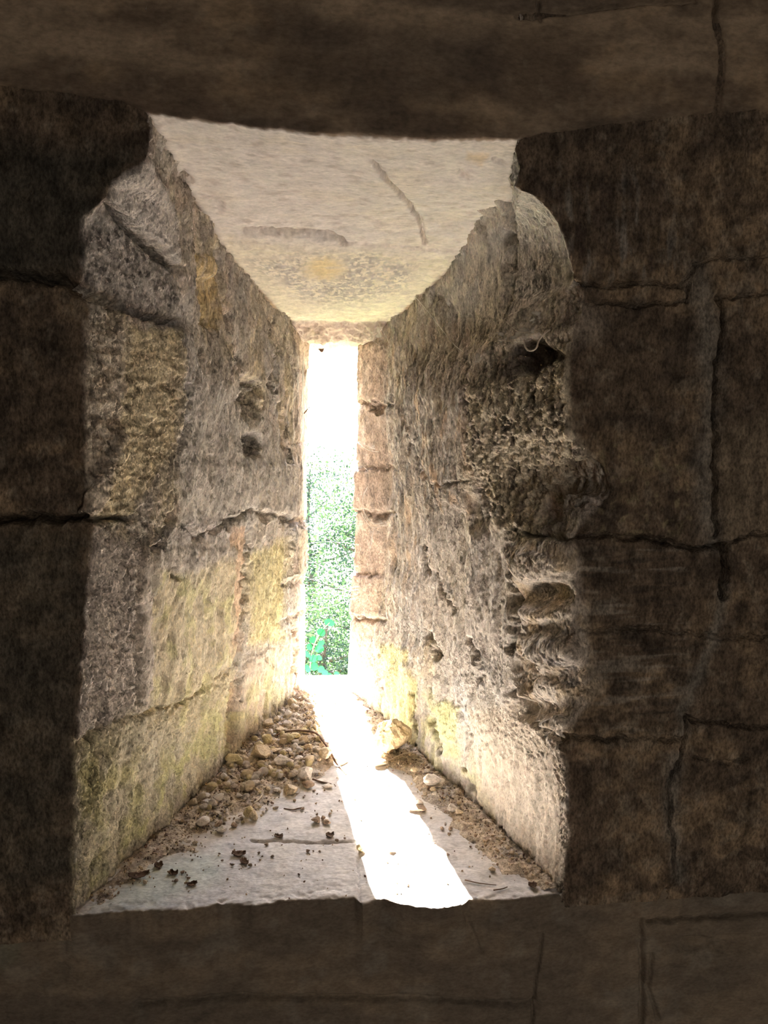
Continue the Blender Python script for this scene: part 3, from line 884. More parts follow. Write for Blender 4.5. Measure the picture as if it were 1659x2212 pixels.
# ------------------------------------------------------------------ dry rubble drifted along both reveals
HEAP_L = [(645, 1486), (676, 1490), (690, 1540), (700, 1600), (722, 1640), (690, 1668), (640, 1685), (600, 1712), (560, 1745), (500, 1758), (455, 1795),
          (395, 1815), (430, 1835), (350, 1850), (300, 1900), (215, 1950), (190, 1960), (330, 1790), (430, 1690), (520, 1600), (590, 1530)]
HEAP_R = [(775, 1488), (790, 1530), (812, 1575), (830, 1640), (880, 1665), (905, 1710), (960, 1745), (985, 1790), (1040, 1830), (1090, 1880), (1170, 1912),
          (1215, 1930), (1180, 1860), (1060, 1740), (960, 1650), (890, 1580)]


def heap_h(P):
    Q = project(P)
    Qn = Q + 16 * np.stack([fbm(P, 18, 3, 2.0), fbm(P, 18, 3, 6.0)], -1)
    a_ = inpoly(Qn, HEAP_L, 26); b_ = inpoly(Qn, HEAP_R, 22)
    thick = .004 + .012 * sm(1800, 1600, Q[..., 1])
    return a_ * thick + b_ * .008, np.maximum(a_, b_)


gx, gy = np.meshgrid(np.linspace(-.42, .50, 560), np.linspace(.015, 1.22, 520))
P = np.stack([gx, gy, sill_z(gx, gy)], -1)
hh, hm = heap_h(P)
rough = fbm(P, 70, 4, 3.0); lump = fbm(P, 28, 3, 6.0)
P[..., 2] += np.where(hm > .02, hh * (1 + .55 * lump + .45 * rough) - .0045 * (1 - hm), -.02) + hm * .0016 * fbm(P, 190, 2, 5)
c = np.ones(P.shape) * np.array((.50, .41, .31))
c = mix(c, (.56, .46, .34), sm(0, .4, rough)); c = mix(c, (.30, .23, .18), sm(.1, .5, -fbm(P, 45, 4, 8)))
c = mix(c, (.36, .34, .33), sm(.1, .5, fbm(P, 9, 3, 1)) * .5)
fc = grid_faces(*P.shape[:2])
keep = hm.ravel()[fc].max(1) > .03
rub = o = mesh_np('rubble', P, fc[keep], M_DIRT, None, c)
tag(o, 'dry brown rubble and dust drifted along the foot of both reveals', 'rubble', kind='stuff')


def top_z(x, y):
    p = np.array([[x, y, sill_z(x, y)]])
    h, m = heap_h(p)
    return float(p[0, 2] + h[0] * .9)


# ------------------------------------------------------------------ loose stones
import bmesh
_bm = bmesh.new(); bmesh.ops.create_icosphere(_bm, subdivisions=4, radius=1)
ICO_V = np.array([v.co[:] for v in _bm.verts]); ICO_F = np.array([[v.index for v in f.verts] for f in _bm.faces]); _bm.free()
_bm = bmesh.new(); bmesh.ops.create_icosphere(_bm, subdivisions=2, radius=1)
ICO2_V = np.array([v.co[:] for v in _bm.verts]); ICO2_F = np.array([[v.index for v in f.verts] for f in _bm.faces]); _bm.free()
_bm = bmesh.new(); bmesh.ops.create_icosphere(_bm, subdivisions=1, radius=1)
ICO1_V = np.array([v.co[:] for v in _bm.verts]); ICO1_F = np.array([[v.index for v in f.verts] for f in _bm.faces]); _bm.free()


def rock_verts(V, seed, angular=.8, planes=9, rough=.05):
    r = np.random.default_rng(seed)
    n = r.normal(size=(planes, 3)); n /= np.linalg.norm(n, axis=1)[:, None]
    dd = r.uniform(.62, 1.0, planes)
    dots = V @ n.T
    rad = np.where(dots > .05, dd / np.maximum(dots, .05), 9).min(1)
    rad = np.minimum(rad, 1.25)
    rad = rad * angular + (1 - angular)
    rad = rad * (1 + rough * fbm(V, 2.5, 4, seed * 1.3))
    P_ = V * rad[:, None]
    lo, hi = P_.min(0), P_.max(0)
    return (P_ - (lo + hi) / 2) / ((hi - lo) / 2)


def stone(name, px, py, w, h, mat, seed, label, cat='stone', angular=.8, depth=.8, rot=None, rough=.05, lift=0.0, group=None, sink=.12, V=ICO_V, Fc=ICO_F):
    """px,py: middle of the stone in the photograph; it stands on the sill where that line of sight meets it"""
    g = on_plane(px, py + h * .42, *PL_S)
    dist = (g - CAM) @ fwd
    a_, c_ = w / 2 * dist / F, h / 2 * dist / F
    b_ = a_ * depth
    g[1] += b_ * .6; g[2] = top_z(g[0], g[1]) + lift
    hz = max(c_ * 1.02, .0015)
    Vr = rock_verts(V, seed, angular, rough=rough) * np.array([a_, b_, hz])
    ang = (rot if rot is not None else 0)
    ca, sa = math.cos(ang), math.sin(ang)
    Vr = Vr @ np.array([[ca, sa, 0], [-sa, ca, 0], [0, 0, 1]])
    Vr[:, 2] += hz * (1 - sink)
    o = mesh_np(name, Vr, Fc, mat, smooth=cat == 'pebble')
    o.location = g
    tag(o, label, cat, group)
    return o


stone('rock', 852, 1602, 84, 84, M_CHIP5, 14, 'large rough ochre rock lying half in the strip of sunlight, against the right reveal', 'rock', 1.0, .8, .3, .16)
stone('stone_shard', 822, 1650, 36, 15, M_CHIP, 31, 'thin tan shard in front of the large rough rock', 'stone', .8, .8, .5)
ST = [
    (614, 1657, 42, 24, M_CHIP2, 'broad flat grey tan stone in the left rubble, left of the pale block', 'stone'),
    (660, 1677, 32, 32, M_CHIP2, 'upright pale pinkish block of stone at the near edge of the left rubble', 'stone'),
    (666, 1698, 27, 14, M_CHIP3, 'small grey brown stone directly in front of the pale pinkish block', 'stone'),
    (562, 1641, 46, 32, M_CHIP, 'pointed tan shard standing up left of the broad flat stone', 'stone'),
    (504, 1654, 38, 22, M_CHIP4, 'yellowish stone close to the foot of the left reveal', 'stone'),
    (577, 1610, 24, 22, M_CHIP4, 'olive yellow stone left of the end of the long dark twig', 'stone'),
    (581, 1673, 22, 20, M_CHIP, 'tan wedge stone in front of the broad flat stone', 'stone'),
    (636, 1676, 22, 15, M_CHIP2, 'rounded grey stone touching the left side of the pale pinkish block', 'stone'),
    (627, 1708, 32, 20, M_CHIP, 'lumpy tan stone at the bare edge of the sill, front left of the pale block', 'stone'),
    (703, 1638, 30, 24, M_CHIP, 'tan lump under the bend of the long dark twig', 'stone'),
    (657, 1592, 20, 12, M_CHIP4, 'small ochre stone just behind the long dark twig', 'stone'),
    (638, 1605, 26, 15, M_CHIP4, 'ochre block just in front of the long dark twig', 'stone'),
    (577, 1575, 30, 13, M_CHIP, 'long brownish stone by the foot of the left reveal, below the white stick', 'stone'),
    (606, 1591, 22, 12, M_CHIP, 'tan stone behind the left end of the long dark twig', 'stone'),
    (536, 1757, 20, 24, M_CHIP4, 'taller left half of the stone pair on the bare sill', 'stone'),
    (548, 1765, 20, 20, M_CHIP, 'rounder right half of the stone pair on the bare sill', 'stone'),
    (438, 1782, 30, 17, M_CHIP2, 'smooth oval pebble at the left of the bare sill', 'pebble'),
    (472, 1784, 20, 14, M_CHIP3, 'brown stone right of the smooth oval pebble', 'stone'),
    (479, 1794, 26, 12, M_CHIP2, 'flat three-cornered chip right of the smooth oval pebble', 'stone'),
    (506, 1783, 15, 10, M_CHIP3, 'small round brown pebble right of the flat three-cornered chip', 'pebble'),
    (532, 1653, 18, 15, M_CHIP, 'small tan stone right of the yellowish stone by the left reveal', 'stone'),
    (594, 1636, 28, 12, M_CHIP, 'flat tan stone behind the broad flat grey tan stone', 'stone'),
    (621, 1634, 20, 8, M_CHIP2, 'thin pale flake behind the broad flat grey tan stone', 'stone'),
    (647, 1650, 18, 9, M_CHIP2, 'thin pale flake above the pale pinkish block', 'stone'),
    (684, 1630, 22, 13, M_CHIP2, 'pale flat stone left of the tan lump under the twig bend', 'stone'),
    (667, 1625, 16, 10, M_CHIP, 'small tan stone under the middle of the long dark twig', 'stone'),
    (536, 1712, 22, 11, M_CHIP, 'tan stone lying on the thin rubble behind the stone pair', 'stone'),
    (598, 1711, 18, 8, M_CHIP2, 'pale flake left of the lumpy tan stone', 'stone'),
    (708, 1700, 26, 8, M_CHIP2, 'flat pale flake right of the pale pinkish block', 'stone'),
    (682, 1774, 20, 13, M_CHIP3, 'brown clod on the bare sill beside the strip of sunlight', 'clod'),
    (698, 1768, 10, 9, M_CHIP3, 'round brown crumb right behind the brown clod', 'clod'),
    (706, 1778, 18, 9, M_CHIP3, 'flat brown crumb right of the brown clod', 'clod'),
    (934, 1694, 40, 25, M_CHIP2, 'knobbly pale tan stone in the right rubble', 'stone'),
    (896, 1671, 18, 9, M_CHIP, 'small tan pebble behind the knobbly pale tan stone', 'pebble'),
    (922, 1673, 14, 8, M_CHIP2, 'pale grey pebble right behind the knobbly pale tan stone', 'pebble'),
    (936, 1713, 14, 8, M_CHIP, 'small tan pebble right in front of the knobbly pale tan stone', 'pebble'),
    (976, 1753, 26, 14, M_CHIP2, 'flat four-cornered chip at the foot of the right reveal', 'stone'),
    (993, 1762, 18, 10, M_CHIP, 'tan chip touching the flat four-cornered chip', 'stone'),
    (908, 1737, 16, 17, M_CHIP2, 'pale pebble on the right edge of the strip of sunlight', 'pebble'),
    (902, 1750, 40, 9, M_CHIP3, 'flat dark flake on the right edge of the strip of sunlight', 'stone'),
    (779, 1834, 18, 17, M_CHIP4, 'ochre lump on the left edge of the sunlight, on the sill joint', 'stone'),
    (848, 1837, 16, 11, M_CHIP2, 'pinkish chip lying alone in the strip of sunlight', 'stone'),
    (974, 1791, 10, 8, M_CHIP3, 'lone brown pebble on the grey sill right of the sunlight', 'pebble'),
    (955, 1790, 9, 7, M_CHIP3, 'tiny brown chip left of the lone brown pebble', 'pebble'),
    (1064, 1880, 16, 10, M_CHIP, 'tan pebble in the front of the right rubble', 'pebble'),
]
for k, (x, y, w, h, m, lab, cat) in enumerate(ST):
    nm = {'stone': 'stone_chip', 'pebble': 'pebble', 'clod': 'earth_clod'}[cat]
    stone(nm, x, y, w, h, m, 100 + k * 7, lab, cat, .45 if cat == 'pebble' else 1.0, .85, random.uniform(-.5, .5), .05 if cat == 'pebble' else .09)

# small chips: a few shapes, copied one by one
PROTO = [mesh_np('stone_chip', rock_verts(ICO2_V, 500 + k, 1.0, 8, .08) * np.array([1, .8, .6 if k % 2 else .8]), ICO2_F, [M_CHIP, M_CHIP2, M_CHIP4, M_CHIP3, M_CHIP, M_CHIP2][k], smooth=False)
         for k in range(6)]
used = [False] * 6


def scatter(n, poly, size, label, group, kinds, seed, name='stone_chip', cat='stone chip'):
    r = np.random.default_rng(seed)
    pts = np.array(poly, float)
    lo, hi = pts.min(0), pts.max(0)
    done = 0
    while done < n:
        q = lo + r.random(2) * (hi - lo)
        if inpoly(q[None], poly, 1)[0] < .6: continue
        g = on_plane(q[0], q[1], *PL_S)
        s_ = r.choice(size) * r.uniform(.8, 1.35) * .62
        k = int(r.choice(kinds))
        o = PROTO[k]
        if used[k]:
            o = o.copy(); COL.objects.link(o)
        used[k] = True
        o.name = name
        o.location = (g[0], g[1], top_z(g[0], g[1]) + s_ * .62)
        o.rotation_euler = (r.uniform(-.4, .4), r.uniform(-.4, .4), r.uniform(0, 6.28))
        o.scale = (s_, s_, s_)
        tag(o, label, cat, group)
        done += 1


inner_L = [(650, 1500), (676, 1510), (695, 1600), (700, 1640), (640, 1680), (580, 1715), (500, 1745), (440, 1760), (400, 1755), (520, 1640), (600, 1550)]
scatter(170, inner_L, [.006, .007, .009, .011, .014], 'small angular stone chip among many in the rubble by the left reveal', 'stone chips in the left rubble', [0, 1, 2, 4, 5], 1)
scatter(60, inner_L, [.014, .017, .021], 'small angular stone chip among many in the rubble by the left reveal', 'stone chips in the left rubble', [0, 1, 2, 4, 5], 8)
scatter(24, [(440, 1745), (600, 1705), (650, 1720), (600, 1760), (480, 1800), (400, 1810)], [.005, .006, .008], 'small angular stone chip among many in the rubble by the left reveal', 'stone chips in the left rubble', [0, 2, 4, 5], 2)
scatter(50, [(800, 1545), (830, 1590), (890, 1670), (930, 1725), (1000, 1770), (1100, 1860), (1150, 1895), (1060, 1770), (950, 1660), (890, 1600)],
        [.004, .005, .007], 'small stone chip among many in the rubble by the right reveal', 'stone chips in the right rubble', [0, 1, 4, 5], 3)
scatter(46, [(560, 1740), (730, 1690), (765, 1800), (620, 1815), (560, 1830), (420, 1850), (330, 1900), (360, 1930), (480, 1900), (600, 1850), (770, 1850), (760, 1790)],
        [.003, .004, .006], 'tiny dark brown crumb of earth on the bare grey sill', 'earth crumbs on the bare sill', [3], 4, 'earth_crumb', 'crumb')
# grit: uncountable
r = np.random.default_rng(12)
GV, GF, GC, off = [], [], [], 0
tot = 0
while tot < 5200:
    x, y = r.uniform(-.38, .46), r.uniform(.02, 1.15)
    p = np.array([[x, y, sill_z(x, y)]])
    if tot < 100 and False: break
    h, m = heap_h(p)
    if r.random() > .035 + .965 * m[0]: continue
    s_ = abs(r.normal(0, 1)) * .0012 + .0008
    R_ = Matrix.Rotation(r.uniform(0, 6.28), 3, Vector(r.normal(size=3)))
    v = ICO1_V * (r.uniform(.6, 1.2, 3) * s_)
    v = v * (1 + .25 * r.normal(size=(len(v), 1)))
    v = v @ np.array(R_) + np.array([x, y, p[0, 2] + h[0] * r.uniform(.8, 1.3) + s_ * .4])
    GV.append(v); GF.append(ICO1_F + off); off += len(v)
    cc = np.array([(.50, .38, .24), (.42, .30, .19), (.28, .19, .13), (.56, .46, .34), (.18, .12, .09)][r.integers(0, 5)])
    GC.append(np.tile(cc, (len(v), 1))); tot += 1
o = mesh_np('grit', np.concatenate(GV), np.concatenate(GF), M_DIRT, rub, np.concatenate(GC), smooth=False)
tag(o, 'fine tan and brown grit', kind='stuff')

# ------------------------------------------------------------------ twigs, roots, scraps


def tube(name, pts, rad, mat, parent=None, sides=7, sub=6):
    pts = np.asarray(pts, float); n = len(pts)
    if n > 2:
        t = np.linspace(0, n - 1, (n - 1) * sub + 1)
        i = np.clip(np.floor(t).astype(int), 0, n - 2); f = (t - i)[:, None]
        p0 = pts[np.clip(i - 1, 0, n - 1)]; p1 = pts[i]; p2 = pts[i + 1]; p3 = pts[np.clip(i + 2, 0, n - 1)]
        C_ = .5 * ((2 * p1) + (-p0 + p2) * f + (2 * p0 - 5 * p1 + 4 * p2 - p3) * f ** 2 + (-p0 + 3 * p1 - 3 * p2 + p3) * f ** 3)
    else:
        C_ = np.linspace(pts[0], pts[1], 5)
    rr = np.interp(np.linspace(0, 1, len(C_)), np.linspace(0, 1, len(np.atleast_1d(rad))), np.atleast_1d(rad))
    T = np.gradient(C_, axis=0); T /= np.linalg.norm(T, axis=1)[:, None] + 1e-12
    ref = np.array([.13, .31, .94]); A_ = np.cross(T, ref); A_ /= np.linalg.norm(A_, axis=1)[:, None] + 1e-9
    B_ = np.cross(T, A_)
    ang = np.linspace(0, 2 * np.pi, sides, endpoint=False)
    ring = C_[:, None] + rr[:, None, None] * (np.cos(ang)[None, :, None] * A_[:, None] + np.sin(ang)[None, :, None] * B_[:, None])
    V = ring.reshape(-1, 3)
    m_ = len(C_)
    idx = np.arange(m_ * sides).reshape(m_, sides)
    nx = np.roll(idx, -1, 1)
    Fq = np.stack([idx[:-1], nx[:-1], nx[1:], idx[1:]], -1).reshape(-1, 4)
    e0, e1 = len(V), len(V) + 1
    V = np.vstack([V, C_[:1], C_[-1:]])
    cap = [[e0, nx[0, k], idx[0, k], e0] for k in range(sides)] + [[e1, idx[-1, k], nx[-1, k], e1] for k in range(sides)]
    me = bpy.data.meshes.new(name)
    me.from_pydata(V.tolist(), [], Fq.tolist() + [q[:3] for q in cap])
    for p in me.polygons: p.use_smooth = True
    me.materials.append(mat)
    o = bpy.data.objects.new(name, me)
    return link(o, parent)


def on_sill(pts, lift=.002):
    out = []
    for k, q in enumerate(pts):
        g = on_plane(q[0], q[1], *PL_S)
        g[2] = top_z(g[0], g[1]) + (q[2] if len(q) > 2 else lift)
        out.append(g)
    return out


tw = tube('twig', on_sill([(594, 1603, .004), (620, 1599, .010), (650, 1599, .013), (680, 1604, .013), (695, 1616, .012), (712, 1638, .010), (728, 1655, .005), (740, 1653, .003), (752, 1646, .003)]),
          [.0018, .0026, .0030, .0032, .0030, .0028, .0018], M_TWIG)
tag(tw, 'long curved dark brown twig lying over the left rubble into the sunlight', 'twig')
fk = tube('side_shoot', on_sill([(729, 1655, .005), (738, 1663, .003), (749, 1675, .002)]), [.0022, .0012], M_TWIG, tw)
for pts, rad, mat, lab, cat, nm in (
        ([(675, 1687), (695, 1691), (716, 1695)], [.0024, .002, .001], M_TWIG, 'short dark twig right of the pale pinkish block', 'twig', 'twig'),
        ([(613, 1748), (632, 1751), (645, 1748), (657, 1746)], [.0012, .0018, .001], M_TWIG, 'short black twig alone on the bare grey sill', 'twig', 'twig'),
        ([(623, 1508, .02), (611, 1522, .018), (592, 1540, .012), (582, 1553, .004)], [.0016, .002, .0018], M_STRAW, 'straight whitish stick at the foot of the left reveal near the slit', 'stick', 'stick'),
        ([(613, 1520, .014), (625, 1538, .008), (641, 1553, .004)], [.0009, .0009], M_STRAW, 'thin pale root slanting right from the straight whitish stick', 'root', 'root'),
        ([(462, 1752), (500, 1743), (532, 1732)], [.0010, .0013, .001], M_STRAW, 'long thin straw lying behind the stone pair', 'straw', 'straw'),
        ([(548, 1741), (560, 1733), (567, 1722)], [.0016, .002, .0016], M_STRAW, 'short pale bent root right behind the stone pair', 'root', 'root'),
        ([(496, 1685, .006), (512, 1700, .006), (526, 1713, .004)], [.0008, .0008], M_STRAW, 'thin straw slanting across the thin rubble behind the stone pair', 'straw', 'straw'),
        ([(1046, 1783, .006), (1044, 1802, .005), (1052, 1814, .004), (1064, 1821, .003)], [.0007, .0007], M_STRAW, 'thin curled pale root at the foot of the right reveal', 'root', 'root'),
        ([(1004, 1903), (1035, 1910), (1072, 1914)], [.0012, .001, .0007], M_TWIG, 'thin dark twig at the front right of the sill', 'twig', 'twig'),
        ([(1066, 1925), (1085, 1922), (1096, 1918)], [.0012, .0009], M_TWIG, 'stubby brown twig at the very front edge of the sill', 'twig', 'twig'),
        ([(598, 1696), (640, 1716), (652, 1700)], [.0007, .0007], M_STRAW, 'fine bent straw behind the lumpy tan stone', 'straw', 'straw'),
        ([(830, 1652, .004), (870, 1640, .008), (900, 1636, .006)], [.0008, .0007], M_STRAW, 'fine pale root in front of the large rough rock', 'root', 'root')):
    tag(tube(nm, on_sill(pts), rad, mat), lab, cat)


def scrap(px, py, w, h, lab, seed, ang=0.0):
    r = np.random.default_rng(seed)
    g = on_plane(px, py, *PL_S); dist = (g - CAM) @ fwd
    a_, b_ = w / 2 * dist / F, h / 2 * dist / F * 2.2
    n = 15
    uu, vv = np.meshgrid(np.linspace(-1, 1, n), np.linspace(-1, 1, 9))
    edge = 1 + .35 * np.sin(uu * 5 + seed) * .4
    X = uu * a_; Yy = vv * b_ * np.sqrt(np.clip(1 - uu ** 2 * .85, .1, 1)) * edge
    Z = .25 * a_ * uu ** 2 + .35 * b_ * vv ** 2 + .0012 * r.normal(size=uu.shape) * .6
    ca, sa = math.cos(ang), math.sin(ang)
    V = np.stack([X * ca - Yy * sa, X * sa + Yy * ca, Z + .0012], -1)
    top = V.reshape(-1, 3); bot = top - np.array([0, 0, .0011])
    Fq = grid_faces(9, n); m_ = len(top)
    rim = np.concatenate([np.arange(n), np.arange(1, 9) * n + n - 1, 8 * n + np.arange(n - 2, -1, -1), np.arange(7, 0, -1) * n])
    nx = np.roll(rim, -1)
    Fs = np.stack([rim, rim + m_, nx + m_, nx], -1)
    o = mesh_np('bark_scrap', np.vstack([top, bot]), np.vstack([Fq, Fq[:, ::-1] + m_, Fs]), M_TWIG)
    g[2] = top_z(g[0], g[1]); o.location = g
    tag(o, lab, 'bark scrap')


for x, y, w, h, lab, a_ in ((300, 1896, 44, 10, 'curled dark bark scrap at the front left corner of the sill', .15),
                           (516, 1847, 30, 9, 'ragged dark bark scrap just in front of the left end of the sill joint', -.1),
                           (528, 1864, 16, 11, 'folded dark scrap below the ragged bark scrap', .6),
                           (713, 1806, 18, 8, 'curled brown scrap just behind the sill joint', .2),
                           (602, 1808, 20, 6, 'thin brown scrap behind the middle of the sill joint', -.5),
                           (343, 1872, 18, 10, 'brown seed husk near the left reveal at the front', .4),
                           (374, 1888, 14, 11, 'tan oval husk right of the brown seed husk', 1.2),
                           (415, 1912, 22, 7, 'flat brown scrap near the front lip of the sill', .3),
                           (1150, 1915, 18, 8, 'brown scrap at the front right corner of the sill', -.3)):
    scrap(x, y, w, h, lab, int(x), a_)

# ------------------------------------------------------------------ cobwebs


def P3(q):
    return on_y(q[0], q[1], q[2])


def sheet(parent, corners, seed, sag=.008, n=26, den=1.0, name='sheet'):
    a_, b_, c_, d_ = [P3(q) for q in corners]
    uu, vv = np.meshgrid(np.linspace(0, 1, n), np.linspace(0, 1, n))
    V = (a_ * ((1 - uu) * (1 - vv))[..., None] + b_ * (uu * (1 - vv))[..., None] + c_ * (uu * vv)[..., None] + d_ * ((1 - uu) * vv)[..., None])
    k = np.sin(np.pi * uu) * np.sin(np.pi * vv)
    V[..., 2] -= sag * k; V[..., 1] += sag * k
    V += .003 * np.stack([fbm(V, 40, 2, seed), fbm(V, 40, 2, seed + 3), fbm(V, 40, 2, seed + 6)], -1)
    dens = np.clip(den * (np.sin(np.pi * uu) ** 1.1) * (np.sin(np.pi * vv) ** 1.1) * (.25 + .75 * sm(-.25, .35, fbm(V * np.array([1, 1, 2.5]), 55, 4, seed))), 0, 1) * .7
    return mesh_np(name, V, grid_faces(n, n), M_WEB, parent, dens=dens)


def web(label, sheets, strands=(), rad=.0004, mat=None):
    q = (sheets[0] if sheets else strands[0])[0]
    root = empty('cobweb', tuple(P3(q)))
    tag(root, label, 'cobweb')
    inv = Matrix.Translation(-root.location)
    ch = []
    for k, s_ in enumerate(sheets):
        ch.append(sheet(root, s_[:4], k * 3.1 + q[0], den=s_[4] if len(s_) > 4 else 1.0))
    for s_ in strands:
        ch.append(tube('strand', [P3(v) for v in s_], [rad], mat or M_SILK, root, sides=5, sub=4))
    for o in ch: o.matrix_parent_inverse = inv
    return root


web('grey cobweb veil hanging at the top right corner of the slit',
    [[(836, 655, .96), (852, 768, 1.0), (798, 738, 1.10), (765, 702, 1.05), 1.0], [(838, 690, 1.0), (846, 740, 1.02), (780, 745, 1.12), (740, 725, 1.10), .8]],
    [[(832, 640, .95), (845, 700, 1.0), (851, 766, 1.02)], [(812, 690, 1.03), (835, 730, 1.04), (850, 764, 1.02)], [(770, 705, 1.05), (810, 740, 1.08), (850, 766, 1.02)]])
web('thin cobweb across the top left corner of the slit',
    [[(640, 712, 1.03), (690, 700, 1.06), (725, 745, 1.13), (672, 748, 1.10), .7]],
    [[(632, 705, 1.03), (655, 728, 1.08), (690, 752, 1.13)], [(690, 752, 1.13), (700, 758, 1.13), (712, 748, 1.14)]])
web('long silvery cobweb threads down the upper left side of the slit', [],
    [[(655, 770, 1.08), (652, 860, 1.07), (640, 900, 1.04), (627, 925, 1.02), (640, 965, 1.04), (650, 1003, 1.06)],
     [(650, 880, 1.06), (657, 910, 1.08), (655, 960, 1.08), (650, 1003, 1.06)], [(656, 780, 1.1), (655, 850, 1.09), (658, 900, 1.1)],
     [(627, 925, 1.02), (626, 905, 1.02), (634, 870, 1.03)]], .0009)
web('bluish white cobweb shelf on the left side of the slit, above the protruding stone',
    [[(622, 1117, 1.03), (669, 1119, 1.12), (664, 1134, 1.12), (626, 1134, 1.03), 2.0]], [[(624, 1134, 1.03), (645, 1136, 1.06), (668, 1130, 1.12)]], .0008)
web('white cobweb under the protruding stone on the left side of the slit',
    [[(620, 1245, 1.02), (655, 1240, 1.10), (645, 1265, 1.08), (610, 1276, 1.01), 1.6]], [[(610, 1275, 1.01), (630, 1266, 1.05), (655, 1245, 1.1)]], .0007)
web('bright white cobweb puff on the upper right side of the slit',
    [[(772, 952, 1.14), (815, 958, 1.06), (817, 975, 1.06), (778, 966, 1.14), 2.4]], [[(772, 955, 1.14), (795, 972, 1.1), (818, 976, 1.06)]], .0008)
web('small bright cobweb tuft below the white puff on the right side of the slit',
    [[(768, 993, 1.15), (790, 1002, 1.10), (786, 1012, 1.11), (770, 1010, 1.15), 2.2]], [[(786, 1008, 1.11), (796, 1018, 1.08)]], .0006)
web('tangled white cobweb in the gap between the right frame stones',
    [[(782, 1110, 1.12), (846, 1118, 1.03), (848, 1134, 1.03), (800, 1135, 1.09), .9], [(800, 1125, 1.08), (815, 1128, 1.07), (808, 1165, 1.08), (798, 1160, 1.09), .6]],
    [[(780, 1105, 1.12), (790, 1125, 1.1), (808, 1140, 1.08), (845, 1128, 1.03)], [(784, 1100, 1.12), (796, 1122, 1.1), (812, 1132, 1.07), (848, 1122, 1.03)],
     [(808, 1140, 1.08), (804, 1160, 1.09), (800, 1185, 1.09)], [(795, 1050, 1.1), (783, 1080, 1.12), (790, 1120, 1.1)], [(815, 1132, 1.06), (835, 1136, 1.04), (850, 1120, 1.03)]], .0006)
web('fine parallel spider threads stretched across the lower half of the slit', [],
    [[(662, 1205, 1.14), (720, 1232, 1.15), (782, 1220, 1.10)], [(660, 1255, 1.14), (720, 1240, 1.15), (790, 1235, 1.09)], [(660, 1270, 1.14), (715, 1272, 1.15), (792, 1266, 1.09)],
     [(659, 1282, 1.14), (715, 1280, 1.15), (790, 1272, 1.09)], [(659, 1300, 1.14), (715, 1296, 1.15), (788, 1292, 1.09)], [(661, 1175, 1.14), (715, 1170, 1.15), (785, 1178, 1.1)],
     [(660, 1320, 1.14), (715, 1310, 1.15), (786, 1285, 1.09)], [(662, 1140, 1.14), (715, 1135, 1.15), (790, 1130, 1.09)]], .00017)
web('dusty grey cobweb hammock over the broken ledge at the right edge of the opening',
    [[(1040, 712, .20), (1180, 690, .0), (1172, 738, -.01), (1075, 745, .15), 2.0], [(1095, 660, .09), (1225, 640, -.01), (1180, 700, -.02), (1090, 715, .1), 1.1],
     [(1000, 740, .28), (1075, 735, .15), (1060, 800, .16), (1008, 800, .27), 1.0]],
    [[(1088, 690, .10), (1112, 712, .08), (1135, 718, .03), (1175, 706, -.02)], [(1075, 735, .15), (1110, 738, .08), (1132, 738, .02)],
     [(1190, 706, -.02), (1215, 670, -.02), (1226, 650, -.01)]], .0004, M_DUSTY)
web('dusty cobweb loop dangling below the hammock web at the right ledge', [],
    [[(1132, 735, .01), (1135, 750, .0), (1145, 758, .0), (1158, 752, -.01), (1164, 735, -.01), (1175, 722, -.02), (1188, 712, -.02)], ], .0016, M_DUSTY)
web('single dusty thread slanting over the top of the right reveal', [], [[(896, 640, .70), (930, 680, .64), (975, 738, .54), (1000, 760, .42)]], .0006)
web('soft grey cobweb in the corner between sill and right reveal',
    [[(955, 1690, .44), (985, 1690, .44), (1005, 1735, .36), (965, 1722, .37), .8]])
web('grey cobweb in the corner between sill and left reveal',
    [[(488, 1618, .62), (520, 1610, .64), (512, 1645, .55), (484, 1655, .53), .8]])
web('pale cobweb low on the left reveal above the recessed slot', [[(502, 1455, .60), (520, 1440, .62), (516, 1452, .62), (505, 1470, .60), 1.6]])
sc_ = tube('dead_insect', [P3((688, 754, 1.13)), P3((695, 757, 1.13)), P3((700, 753, 1.13))], [.001, .007, .001], M_TWIG, sides=10)
tag(sc_, 'small dark insect husk caught in the web at the top of the slit', 'insect husk')
st = tube('thorn', [P3((657, 893, 1.08)), P3((668, 880, 1.10)), P3((676, 869, 1.11))], [.0022, .0014, .0006], M_TWIG)
tag(st, 'small dark thorn sticking out of the upper left side of the slit', 'thorn')

# ------------------------------------------------------------------ outside
GZ = -2.3
gx, gy = np.meshgrid(np.linspace(-45, 45, 60), np.linspace(1.32, 90, 60))
V = np.stack([gx, gy, GZ + .12 * fbm(np.stack([gx, gy, gx * 0], -1), .3, 3, 1)], -1)
o = mesh_np('ground', V, grid_faces(60, 60), M_GRASS); o['kind'] = 'structure'


def leaves_mesh(cent, size, r, up_bias=.3):
    n = len(cent)
    d1 = r.normal(size=(n, 3)); d1[:, 2] -= .5; d1 /= np.linalg.norm(d1, axis=1)[:, None]
    d2 = np.cross(d1, r.normal(size=(n, 3))); d2 /= np.linalg.norm(d2, axis=1)[:, None]
    nn = np.cross(d1, d2)
    L_ = size * r.uniform(.7, 1.3, n)[:, None]
    a_ = cent; m_ = cent + d1 * L_ * .5 + nn * L_ * .08; t_ = cent + d1 * L_
    l_ = m_ + d2 * L_ * .27 - nn * L_ * .06; rr = m_ - d2 * L_ * .27 - nn * L_ * .06
    V = np.stack([a_, l_, m_, rr, t_], 1).reshape(-1, 3)
    k = np.arange(n)[:, None] * 5
    Fq = np.concatenate([k + [0, 2, 1, 1], k + [0, 3, 2, 2], k + [1, 2, 4, 4], k + [2, 3, 4, 4]], 0)
    return V, Fq[:, :3]


